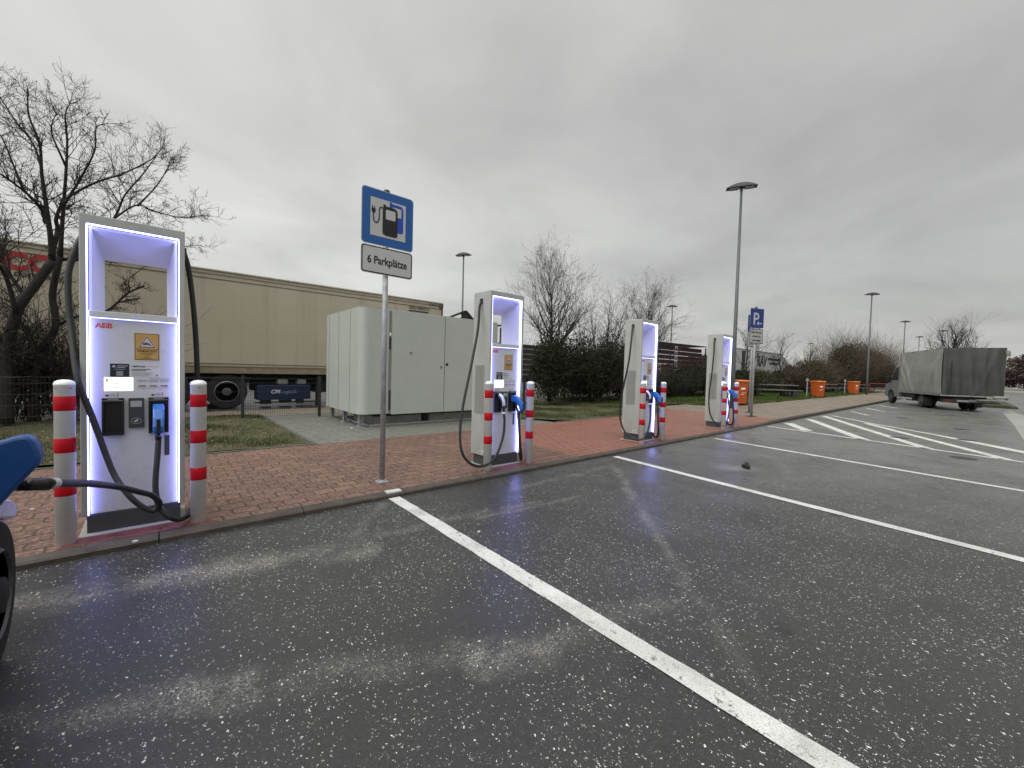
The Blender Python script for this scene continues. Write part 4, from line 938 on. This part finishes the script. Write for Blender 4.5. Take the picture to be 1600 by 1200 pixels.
def grown_tree(lab, x, y, h, spread, seed, r0=.09, nl=26, name='bare_tree', m=None, mt=None, low=.25, kids=3, depth=2, leaves=False, lean=0):
    rg = random.Random(seed); r = thing(name, lab, 'tree', (x, y, lift(x))); tr_ = MB(); cr_ = MB(); lv = []
    P = [Vector((0,0,-.05))]
    for i in range(1, 9): P.append(Vector((rg.gauss(0,.05)*h/8+lean*i/8, rg.gauss(0,.05)*h/8, h*.86*i/8)))
    R_ = [r0*(1-i/8.6) for i in range(9)]; tr_.tube(P, R_, 8)
    for i in range(nl):
        t = low + (1-low)*(i+rg.random()*.6)/nl; t = min(t, .985); j = min(7, int(t*8)); b = P[j].lerp(P[j+1], t*8-j)
        a = rg.uniform(0, 6.283); ln = spread*(1.15-t*.75)*rg.uniform(.75,1.15); upv = rg.uniform(.9, 1.7)*(.7+t*.6)
        d = Vector((math.cos(a), math.sin(a), upv)).normalized(); k = 5; pts = [b]; q = b.copy(); rad = [R_[j]*.55]
        for s_ in range(k):
            d = (d + Vector((rg.gauss(0,.12), rg.gauss(0,.12), .10+rg.gauss(0,.05)))).normalized(); q = q+d*ln/k; pts.append(q.copy()); rad.append(max(.004, R_[j]*.55*(1-.8*(s_+1)/k)))
        tr_.tube(pts, rad, 5, cap=False)
        for _ in range(6):
            j2 = rg.randrange(1, k); ax = (pts[j2+1]-pts[j2]).normalized() if j2 < k else d; s2 = Vector((rg.gauss(0,1), rg.gauss(0,1), rg.gauss(0,1))); s2 = (s2-ax*s2.dot(ax)).normalized()
            twig(cr_, rg, pts[j2].lerp(pts[min(k, j2+1)], rg.random()), ax+s2*rg.uniform(.3,.8), ln*rg.uniform(.3,.55), max(.005, rad[j2]*.5), depth, .3, .28, kids, lv)
    tr_.build('trunk', mt or barkm, r, smooth=True, fix=False); cr_.build('crown', m or twigm, r, fix=False)
    if leaves: leafbits(lv[::2], .035, rg, 'withered_leaves', twigm, r)
    return r
def stems(lab, x, y, h, w, seed, n=10, m=None, kids=3, name='bare_tree', cat='tree'):      # several upright stems from one root
    rg = random.Random(seed); r = thing(name, lab, cat, (x, y, lift(x))); tr_ = MB(); cr_ = MB()
    for i in range(n):
        a = rg.uniform(0, 6.283); d = Vector((math.cos(a)*rg.uniform(.1,.6)*w/h*1.3, math.sin(a)*rg.uniform(.1,.6)*w/h*1.3, 1)).normalized(); k = 6; ln = h*rg.uniform(.7,1.0)
        q = Vector((rg.gauss(0,.12), rg.gauss(0,.12), -.02)); pts = [q.copy()]; rad = [.05*h/6]
        for s_ in range(k):
            d = (d + Vector((rg.gauss(0,.07), rg.gauss(0,.07), .03))).normalized(); q = q+d*ln/k; pts.append(q.copy()); rad.append(max(.005, .05*h/6*(1-.85*(s_+1)/k)))
        tr_.tube(pts, rad, 5, cap=False)
        for _ in range(13):
            j2 = rg.randrange(1, k); ax = (pts[j2+1]-pts[j2]).normalized(); s2 = Vector((rg.gauss(0,1), rg.gauss(0,1), rg.gauss(0,.6))); s2 = (s2-ax*s2.dot(ax)).normalized()
            twig(cr_, rg, pts[j2].lerp(pts[j2+1], rg.random()), ax+s2*rg.uniform(.3,.8), h*rg.uniform(.14,.26), max(.006, rad[j2]*.5), 2, .3, .3, kids)
    tr_.build('trunk', m or barkm, r, smooth=True, fix=False); cr_.build('crown', m or twigm, r, fix=False); return r
grown_tree('tallest bare tree of the middle group, right of the second station', 12.7, 12.2, 5.7, 3.3, 5, .10, 38, leaves=True)
stems('low spreading bare tree rising from the hedge, between the two taller ones', 16.4, 12.6, 5.2, 3.4, 8, 13)
grown_tree('bare tree behind the third charging station', 21.6, 13.0, 6.0, 3.5, 9, .10, 34, leaves=True)
grown_tree('thin bare tree just behind the two P signs', 28.6, 10.0, 4.7, 2.4, 12, .08, 14)
grown_tree('slender bare tree left of the picnic tables against the white lorry', 38.0, 10.8, 4.4, 2.4, 14, .09, 16, kids=2)
grown_tree('round crowned bare tree in the distance above the first picnic table', 60, 14.0, 4.6, 3.6, 15, .16, 18, low=.35, kids=2)
grown_tree('broad bare tree with knobbly twigs behind the grey tarpaulin truck', 60, 2.1, 7.0, 4.3, 16, .20, 26, low=.3, kids=3, leaves=True)

# bushes
def bush(lab, x, y, w, d, h, seed, ma, n=9000, leaf=.05, ntw=180, twm=None, name='bush', tw_out=.5, zc=.35):
    rg = np.random.default_rng(seed); r2 = random.Random(seed); r = thing(name, lab, 'bush', (x, y, lift(x)))
    lobes = [(r2.uniform(-.8,.8)*w/2, r2.uniform(-.5,.5)*d/2, r2.uniform(.3,.72)*h, r2.uniform(.26,.42)) for _ in range(12)]
    k = n; li = rg.integers(0, len(lobes), k); Lb = np.array(lobes)[li]
    u = rg.normal(size=(k,3)); u /= np.linalg.norm(u, axis=1)[:,None]; rad = rg.random(k)**.33
    P = np.stack([Lb[:,0]+u[:,0]*rad*Lb[:,3]*w*.75, Lb[:,1]+u[:,1]*rad*Lb[:,3]*d, np.clip(Lb[:,2]+u[:,2]*rad*Lb[:,3]*h*1.0, .03, h*1.05)], 1)
    P += rg.normal(size=(k,3))*.07
    P[:,2] = np.abs(P[:,2])
    a = rg.normal(size=(k,3)); a /= np.linalg.norm(a, axis=1)[:,None]; b = rg.normal(size=(k,3)); b -= a*(a*b).sum(1)[:,None]; b /= np.linalg.norm(b, axis=1)[:,None]
    s_ = leaf*(.5+rg.random(k))[:,None]; V = np.stack([P-a*s_, P-b*s_*.45, P+a*s_, P+b*s_*.45], 1).reshape(-1,3)
    me = bpy.data.meshes.new('foliage'); me.vertices.add(4*k); me.vertices.foreach_set('co', V.ravel()); me.loops.add(4*k); me.loops.foreach_set('vertex_index', np.arange(4*k))
    me.polygons.add(k); me.polygons.foreach_set('loop_start', np.arange(0,4*k,4)); me.polygons.foreach_set('loop_total', np.full(k,4)); me.materials.append(ma); me.update(); me.validate()
    fo = bpy.data.objects.new('foliage', me); COL.objects.link(fo); fo.parent = r
    tw = MB()
    for i in range(ntw):
        b_ = Vector((r2.uniform(-.5,.5)*w*.9, r2.uniform(-.4,.4)*d, r2.uniform(.0,.25)*h)); dd = Vector((r2.gauss(0,.35)+b_.x*.25/w*2, r2.gauss(0,.35), 1))
        twig(tw, r2, b_, dd, h*r2.uniform(.55, 1)*(.42+tw_out*.62), .012, 1, .2, .3, 4)
    tw.build('stems', twm or twigm, r, fix=False); return r
evg = leafmat('evergreen_leaves', (.012, .018, .008), (.028, .034, .015), 1.5)
brn = leafmat('russet_leaves', (.030, .020, .012), (.060, .040, .020), 1.3)
olv = leafmat('olive_brown_leaves', (.030, .028, .012), (.075, .068, .032), .9)
prp = leafmat('purple_brown_twigs', (.050, .030, .032), (.075, .048, .045), .3)
bush('dark evergreen bush right of the second station, around the bare tree trunk', 12.7, 11.4, 3.2, 1.8, 3.0, 31, evg, 12000, .05, 200)
bush('dark dense evergreen bush in the middle of the hedge', 14.6, 10.9, 3.0, 2.0, 2.9, 32, evg, 16000, .05, 160)
bush('dark evergreen bush at the right end of the hedge, touching the third station', 16.2, 10.4, 2.6, 2.0, 2.8, 33, brn, 14000, .05, 120)
bush('low dark thicket under the crate trailer, left part', 20.8, 11.6, 3.4, 1.8, 1.3, 34, evg, 12000, .055, 260)
bush('low dark thicket under the crate trailer, right part', 24.2, 11.6, 4.2, 1.8, 1.9, 35, evg, 14000, .06, 300)
bush('dark undergrowth beneath the big leaning tree at the left edge', -2.4, 12.6, 3.4, .9, 1.7, 36, evg, 3500, .045, 420, tw_out=1.3)
bush('dark bush behind the orange bin and the P sign poles', 27.8, 10.4, 4.4, 2.2, 1.75, 37, evg, 16000, .06, 200, tw_out=.2)
bush('dark green bush behind the left end of the first picnic table', 38.0, 11.5, 6.5, 2.4, 2.0, 38, olv, 16000, .07, 260, tw_out=.3)
bush('russet bush behind the middle orange bin', 44.0, 11.3, 6.5, 3.0, 2.3, 39, brn, 15000, .08, 300, twm=twigbrown, tw_out=.5)
bush('brown bush stepping up behind the second picnic table', 50.0, 10.8, 6.5, 3.0, 3.2, 43, olv, 15000, .085, 320, twm=twigbrown, tw_out=.7)
bush('tallest olive brown bush, directly behind the lamp post at the far picnic tables', 57.5, 9.9, 7.5, 3.2, 5.2, 40, olv, 18000, .09, 520, twm=twigbrown, tw_out=.95)
bush('olive brown bush right of the tallest one, behind the farthest picnic table', 64.0, 9.3, 6.5, 3.0, 5.0, 41, olv, 15000, .09, 480, twm=twigbrown, tw_out=.95)
bush('thin brown bush next to the grey truck cab', 67.5, 8.2, 4.0, 2.5, 4.6, 42, olv, 4500, .08, 320, twm=twigbrown, tw_out=1.0)
# far off treeline beyond the road, purple brown
rgn = np.random.default_rng(5)
def far_hedge(lab, xa, ya, xb, yb, h, n, seed):
    b = bush(lab, (xa+xb)/2, (ya+yb)/2, math.hypot(xb-xa, yb-ya), 5, h, seed, prp, n*3, .22, 0, name='hedge'); b.rotation_euler = (0,0,math.atan2(yb-ya, xb-xa)); return b
far_hedge('purple brown hedge on the horizon right of the grey truck', 118, -2, 150, -26, 7.5, 14000, 51)
far_hedge('dull brown hedge far off behind the grey truck', 116, 30, 120, -2, 4.5, 9000, 52)
far_hedge('distant dark hedge closing the horizon beyond the lorries', 60, 30, 118, 32, 5.0, 15000, 53)
far_hedge('distant dark hedge behind the beige trailer', -20, 32, 60, 34, 3.2, 15000, 54)
structure(MB().box(108, 150, -30, 40, AZ+.004, AZ+.02).build('far_verge', gm))
structure(MB().box(104, 106, -30, 10, AZ, AZ+.25).build('far_kerb', mat('far_kerb_pale', (.35,.34,.32), .7)))

# ------------------------------------------------------------------ bins, picnic tables, litter
def make_bin():
    r = thing('waste_bin', '', 'bin', (0,0,0), 0, 'orange wheeled waste bins on the grass edge')
    q = MB(); B = [(-.24,-.26,.06),(.24,-.26,.06),(.24,.26,.06),(-.24,.26,.06)]; T = [(-.29,-.33,.98),(.29,-.33,.98),(.29,.36,.98),(-.29,.36,.98)]
    q.add(B+T, [(0,3,2,1),(4,5,6,7),(0,1,5,4),(1,2,6,5),(2,3,7,6),(3,0,4,7)]); q.box(-.305,.305,-.345,.37,.93,.985); q.build('body', oranget, r, bevel=.02)
    q = MB(); q.prism([(-.36,.99),(.40,.99),(.40,1.02),(.20,1.06),(-.25,1.055),(-.38,1.01)], 'yz', -.315, .315); q.build('lid', mat('orange_lid', (.62,.16,.025), .4), r, bevel=.012)
    q = MB(); q.tube([(-.25,.40,.99),(.25,.40,.99)], .018, 8); q.build('handle', oranget, r)
    for s_ in (-1,1): MB().lathe([(.10,-.025),(.10,.025)], axis='x', c=(s_*.27,.24,.10), n=16).build('wheel', tyre, r)
    q = MB(); q.box(-.10,.10,-.318,-.300,.66,.74); q.box(-.11,.07,-.306,-.290,.45,.47); q.box(-.05,.13,-.312,-.296,.52,.535); q.build('sticker', bollw, r); return r
bins = [(19.55, 7.15, -30, 'orange waste bin half hidden by the farthest charging station'), (33.7, 7.3, -40, 'orange waste bin at the right end of the first picnic table'), (45.6, 7.35, -35, 'farthest orange waste bin, in front of the brown bushes')]
bn = make_bin()
for i, (x, y, a, lab) in enumerate(bins):
    o = bn if i == 0 else copy_tree(bn); o.location = (x, y, lift(x)); o.rotation_euler = (0,0,math.radians(a)); o['label'] = lab; o.scale = (.95,1.0,1.06)
    if i: 
        p_ = thing('bin_post', 'short grey post holding the %s orange bin' % ('middle' if i == 1 else 'farthest'), 'post', (x-.25, y+.55, lift(x)), 0, 'posts beside the orange bins')
        MB().tube([(0,0,0),(0,0,1.22)], .035, 8).build('pole', galv, p_); MB().box(-.10,.10,-.06,.06,1.06,1.24).build('top_box', greyalu, p_, bevel=.01)
def make_table():
    r = thing('picnic_table', '', 'picnic table', (0,0,0), 0, 'grey picnic tables on the grass verge')
    q = MB(); [q.box(-1.55,1.55,-.36+i*.185,-.19+i*.185,.74,.79) for i in range(4)]; q.build('table_top', woodm, r)
    for s_ in (-1,1):
        q = MB(); [q.box(-1.55,1.55,s_*.72-.15+i*.155,s_*.72-.005+i*.155,.42,.465) for i in range(2)]; q.build('seat', woodm, r)
        q = MB(); q.box(s_*1.1-.10,s_*1.1+.10,-.25,.25,.0,.16); q.box(s_*1.1-.05,s_*1.1+.05,-.06,.06,.16,.738); q.build('leg', legm, r)
        for s2 in (-1,1): q = MB(); q.box(s_*1.1-.13,s_*1.1+.13,s2*.72-.13,s2*.72+.13,-.02,.418); q.build('seat_leg', legm, r)
    return r
tbs = [(30.6, 9.2, 'picnic table on the grass left of the middle orange bin'), (45.3, 9.9, 'picnic table behind the farthest orange bin'), (53.0, 8.8, 'farthest picnic table beside the cab of the grey truck')]
pt0 = make_table()
for i, (x, y, lab) in enumerate(tbs):
    o = pt0 if i == 0 else copy_tree(pt0); o.location = (x, y, lift(x)+.02); o.rotation_euler = (0,0,math.radians(-49 if i == 0 else -48)); o['label'] = lab
rail = thing('handrail', 'red and white railing half hidden behind the grey truck cab', 'railing', (50.5, 6.2, .05), math.radians(-60))
MB().tube([(-.8,0,0),(-.8,0,.95),(.8,0,.95),(.8,0,0)], .04, 6).build('frame', mat('rail_red', (.20,.03,.02), .5), rail)
MB().tube([(-.8,0,.45),(.8,0,.45)], .04, 6).build('mid_rail', MATS['rail_red'], rail)
ch = thing('rubber_chunk', 'dark broken rubber block lying on the asphalt between the bay lines', 'debris', (6.68, 2.27, AZ), .4)
q = MB(); q.prism([(-.10,-.03),(-.02,-.045),(.0,-.02),(.09,-.03),(.10,.02),(.03,.03),(.02,.07),(-.03,.06),(-.04,.02),(-.09,.03)], 'xy', .0, .055); q.build('block', blackp, ch, bevel=.008)
q = MB(); q.box(-.03,.045,-.02,.03,.056,.085); q.build('stud', darkp, ch)
rg = random.Random(4); lit = mat('litter_white', (.6,.58,.54), .6)
def litter(x, y, s_, lab, z=0):
    k = 7; P_ = [(s_*rg.uniform(.6,1)*math.cos(i/k*6.28), s_*rg.uniform(.4,.8)*math.sin(i/k*6.28)) for i in range(k)]
    o = MB().prism(P_, 'xy', z+.002, z+.012).build('litter', lit); o.location = (x, y, 0); tag(o, lab, 'litter')
p_ = gnd(212, 847); litter(p_.x, p_.y, .022, 'pale crumpled scrap on the kerb below the nearest station')
p_ = gnd(50, 797); litter(p_.x, p_.y, .02, 'white scrap on the pavers left of the leftmost bollard')
p_ = gnd(550, 669); litter(p_.x, p_.y, .05, 'white scrap beside the front leg of the cabinet')
p_ = gnd(748, 832, AZ); litter(p_.x, p_.y, .018, 'pale pebble on the asphalt right of the nearest bay line', AZ)
# iron covers let into the asphalt
for i, (x, y, lab) in enumerate(((1410, 653, 'small drain cover on the asphalt nearest the kerb'), (1503, 671, 'drain cover on the asphalt below the back of the grey truck'), (1405, 684, 'drain cover between the hatched stripes'), (1510, 688, 'drain cover near the right edge among the hatched stripes'), (1506, 716, 'rightmost drain cover, beside the long bay line'))):
    p_ = gnd(x, y, AZ); o = MB().lathe([(.17,AZ-.01),(.17,AZ+.006),(.15,AZ+.009)], n=20).build('drain_cover', darkmetal); o.location = (p_.x, p_.y, 0); tag(o, lab, 'drain cover', 'drain covers in the asphalt')

# ------------------------------------------------------------------ grey tarpaulin truck (local x = forward, y = left)
HA = math.radians(90-66)
gt = thing('flatbed_truck', 'grey truck with sagging grey tarpaulin over its bed, nose to the kerb', 'truck', (28.58, 1.31, AZ), HA)
Wt, Lt = 2.15, 4.7; Z0, Z1 = .78, 3.02
def tarp_mat():
    t = NT('grey_tarpaulin'); c = t.mix(t.rng(t.noise(1.2, 6, .65), .3, .7, 0, 1), (.20,.205,.19), (.29,.29,.27))
    v = t.vec('MULTIPLY', t.coord(), (5, 5, .8)); c = t.mix(t.rng(t.noise(1, 5, .6, v), .5, .7, 0, .35), c, (.09,.09,.08))
    t.L.new(c, t.b.inputs['Base Color']); t.b.inputs['Roughness'].default_value = .62; t.bump(t.noise(9, 5, .6), .35, .03); return t.m
tm = tarp_mat(); tm2 = mat('dark_grey_tarpaulin', (.048,.05,.044), .65, var=.25, vscale=1.5, bump=.3, bscale=9)
def tarp_grid(P, n, nx=60, nz=30, f=None):                     # P(u,v) -> point, displaced along normal n
    mb = MB()
    for j in range(nz+1):
        for i in range(nx+1): u, v = i/nx, j/nz; mb.v.append(tuple(Vector(P(u, v)) + Vector(n)*f(u, v)))
    for j in range(nz):
        for i in range(nx): a = j*(nx+1)+i; mb.f.append((a, a+1, a+nx+2, a+nx+1)); mb.mi.append(0)
    return mb
def fold_side(u, v):
    s_ = .0
    for (u0, u1, w, d) in ((.95,.62,.035,.055), (.97,.80,.03,.06), (.03,.30,.035,.05), (.10,.16,.03,.03), (.5,.56,.05,.02)):
        c_ = u0+(u1-u0)*(1-v); s_ += d*math.exp(-((u-c_)/w)**2)*math.sin(math.pi*min(1, max(.0, v*.9+.05)))
    return 1.6*s_ + .03*math.sin(u*21+v*3) + .05*math.sin(math.pi*u)*math.sin(math.pi*v)
def fold_rear(u, v):
    return .07*math.sin(math.pi*v)*math.sin(math.pi*u) + .06*math.sin(u*30+2.0*v)*(1-v)**.7 + .05*math.exp(-((u-(.9-.35*(1-v)))/.05)**2)*(1-v*.6) + .03*math.exp(-((u-(.72-.2*(1-v)))/.04)**2)
tg = thing
side = tarp_grid(lambda u, v: (Lt*u, 0, Z0+(Z1-Z0)*v-.03*u), (0,1,0), f=fold_side)
so = side.build('side_tarpaulin', tm, gt, smooth=True, fix=False)
rear = tarp_grid(lambda u, v: (0-.0, -Wt*u, Z0-.02+(Z1-Z0+.02)*v), (-1,0,0), f=fold_rear); rear.build('rear_tarpaulin', tm2, gt, smooth=True, fix=False)
q = MB(); q.add([(0,0,Z1),(Lt,0,Z1-.03),(Lt,-Wt,Z1-.03),(0,-Wt,Z1)], [(0,3,2,1)]); q.add([(0,-Wt,Z0),(Lt,-Wt,Z0),(Lt,-Wt,Z1-.03),(0,-Wt,Z1)], [(0,1,2,3)]); q.add([(Lt,0,Z0),(Lt,-Wt,Z0),(Lt,-Wt,Z1-.03),(Lt,0,Z1-.03)], [(0,3,2,1)]); q.build('roof_tarpaulin', tm, gt, fix=False)
q = MB(); q.add([(Lt,.01,Z1-.04),(Lt+.25,-.1,Z1-.45),(Lt+.3,-.1,Z0+.5),(Lt,.01,Z0)], [(0,1,2,3)]); q.build('front_tarpaulin', darkmetal, gt)
q = MB(); q.tube([(-.02,-Wt-.04,Z1-.30),(-.02,-Wt+.0,Z1-.14)], .075, 10); q.box(-.06,.02,-Wt-.10,-Wt+.02,Z1-.40,Z1-.16); q.build('tarpaulin_roll', tm, gt, smooth=False)
q = MB(); q.tube([(-.03,-Wt+.35,Z0-.06),(-.03,-Wt-.10,Z0-.07),(.05,-Wt-.10,Z0-.12)], .07, 10); q.build('tarpaulin_hem', tm, gt, smooth=True)
q = MB(); q.box(0, Lt, -.02, .04, Z0-.07, Z0-.01); q.box(-.05, .03, -Wt, .04, Z0-.08, Z0-.02); q.build('bed_rail', mat('rail_alu', (.28,.28,.27), .45, metal=.4), gt)
q = MB(); [q.box(.08+i*.26, .11+i*.26, .035, .045, Z0-.02, Z0+.05) for i in range(17)]; [q.box(-.062,-.052,-.06-i*.16,-.09-i*.16,Z0-.02,Z0+.05) for i in range(13)]; q.build('lashing_hook', chassism, gt)
q = MB(); q.box(.15, 6.2, -Wt+.5, -.5, .38, Z0-.08); q.box(.0,.25,-Wt+.08,-.08,.40,.56); q.box(2.9,3.9,-.35,-.05,.30,Z0-.10); q.build('chassis', chassism, gt)
q = MB(); q.box(3.0,4.4,.0,.025,.36,.46); q.build('side_guard', mat('guard_grey', (.33,.33,.33), .5), gt)
q = MB(); q.box(-.30,.0,-Wt+.15,-Wt+.95,.55,.60); q.box(-.06,.0,-Wt+.1,-.55,.45,.53); q.build('step', mat('step_grey', (.22,.22,.22), .5), gt)
for y in (-.22, -Wt+.22): MB().box(-.03, .0, y-.13, y+.13, .44, .54).build('tail_light', mat('tail_red', (.10,.01,.01), .3), gt)
for y in (-.14, -Wt+.14): MB().box(1.55,1.57,y-.13,y+.13,.14,.55).build('mud_flap', chassism, gt)
for y in (-.30, -1.85): MB().tube([(-.04,y,Z0+.10),(-.045,y,Z0+1.6)], .012, 6).build('lashing_strap', chassism, gt)
MB().box(-.075,-.062,-1.45,-.95,.46,.57).build('number_plate', mat('plate_grey', (.12,.12,.12), .5), gt)
def tr_wheel(x, y, s_): truck_wheel(gt, x, y, .35, .35, .22, s_, rimm)
tr_wheel(2.1, -.14, 1); tr_wheel(2.1, -Wt+.14, -1); tr_wheel(6.05, -.16, 1); tr_wheel(6.05, -Wt+.16, -1); tr_wheel(2.1, -.42, 1); tr_wheel(2.1, -Wt+.42, -1)
prof = [(4.85,.42),(5.55,.42),(5.62,.62),(5.80,.78),(6.05,.84),(6.30,.78),(6.48,.62),(6.52,.40),(6.95,.42),(7.0,.95),(6.85,1.12),(6.25,1.28),(5.75,1.95),(5.45,2.28),(4.85,2.32)]
MB().prism(prof, 'xz', -Wt+.08, -.06).build('cab', mat('cab_grey', (.17,.175,.18), .4, var=.06), gt, bevel=.03)
MB().prism([(5.05,1.42),(6.0,1.42),(5.66,1.92),(5.42,2.14),(5.05,2.16)], 'xz', -.062, -.052).build('cab_window', blackp, gt)
MB().box(5.95, 6.05, -.03, .20, 1.30, 1.62).build('mirror', blackp, gt, bevel=.02)

# ------------------------------------------------------------------ parked dark car at the left edge (only its front corner is in view)
car = thing('parked_car', 'black parked car at the left edge with the blue plug in its flank', 'car', (-1.40, 1.40, AZ))
carp = mat('car_paint', (.006,.006,.007), .25, var=.1, coat=.6)
# sections along y: (y, half width, sill z, shoulder z, top z, top half width)
secs = [(-2.12,.60,.30,.62,.80,.50),(-2.0,.76,.24,.70,.95,.62),(-1.6,.83,.20,.80,1.10,.66),(-.9,.86,.18,.88,1.46,.62),(-.2,.87,.18,.90,1.56,.60),(.45,.87,.18,.90,1.50,.60),(1.0,.865,.18,.89,1.22,.62),(1.45,.86,.20,.86,.99,.66),(1.80,.83,.24,.80,.90,.64),(2.0,.77,.26,.70,.78,.58),(2.10,.66,.30,.58,.66,.46)]
q = MB(); ring = 12
for y, w, z0, zs, zt, wt in secs:
    pr_ = [(-w*.93,z0),(-w,z0+.12),(-w,(z0+zs)/2),(-w*.985,zs),(-wt,zt-.03),(-wt*.8,zt),(wt*.8,zt),(wt,zt-.03),(w*.985,zs),(w,(z0+zs)/2),(w,z0+.12),(w*.93,z0)]
    q.v += [(a, y, b) for a, b in pr_]
for i in range(len(secs)-1):
    for j in range(ring): a = i*ring; j2 = (j+1) % ring; q.f.append((a+j, a+j2, a+ring+j2, a+ring+j)); q.mi.append(0)
q.f.append(tuple(range(ring))); q.f.append(tuple(range((len(secs)-1)*ring, len(secs)*ring))); q.mi += [0,0]
bo = q.build('body', carp, car, smooth=True)
ss = bo.modifiers.new('subdiv', 'SUBSURF'); ss.levels = 2; ss.render_levels = 2
for s_ in (-1, 1):
    for y in (1.36, -1.36):
        w_ = truck_wheel(car, s_*.76, y, .33, .335, .21, s_, rimdark); w_.rotation_euler = (0,0,math.radians(90)) if False else (0,0,0)
        w_.rotation_euler = (0,0,math.radians(-90)); 
        w_.children
    hl = MB(); hl.prism([(1.10,.735),(1.44,.640),(1.50,.655),(1.47,.70),(1.38,.745),(1.18,.80)], 'yz', .0, .05)
    h_ = hl.build('headlight', mat('headlight_silver', (.62,.62,.72), .18, metal=.5), car, bevel=.01); h_.location = (.855 if s_ > 0 else -.905, 0, 0)
    m_ = MB().prism([(-.25,.95),(.0,.93),(.04,1.02),(-.02,1.10),(-.22,1.10)], 'yz', -.10, .10).build('mirror', carp, car, bevel=.03); m_.location = (s_*.98, 0, 0)
MB().prism([(-.85,1.0),(.75,1.0),(.35,1.40),(-.1,1.46),(-.7,1.40)], 'yz', -.80, .80).build('window', blackp, car, bevel=.02)
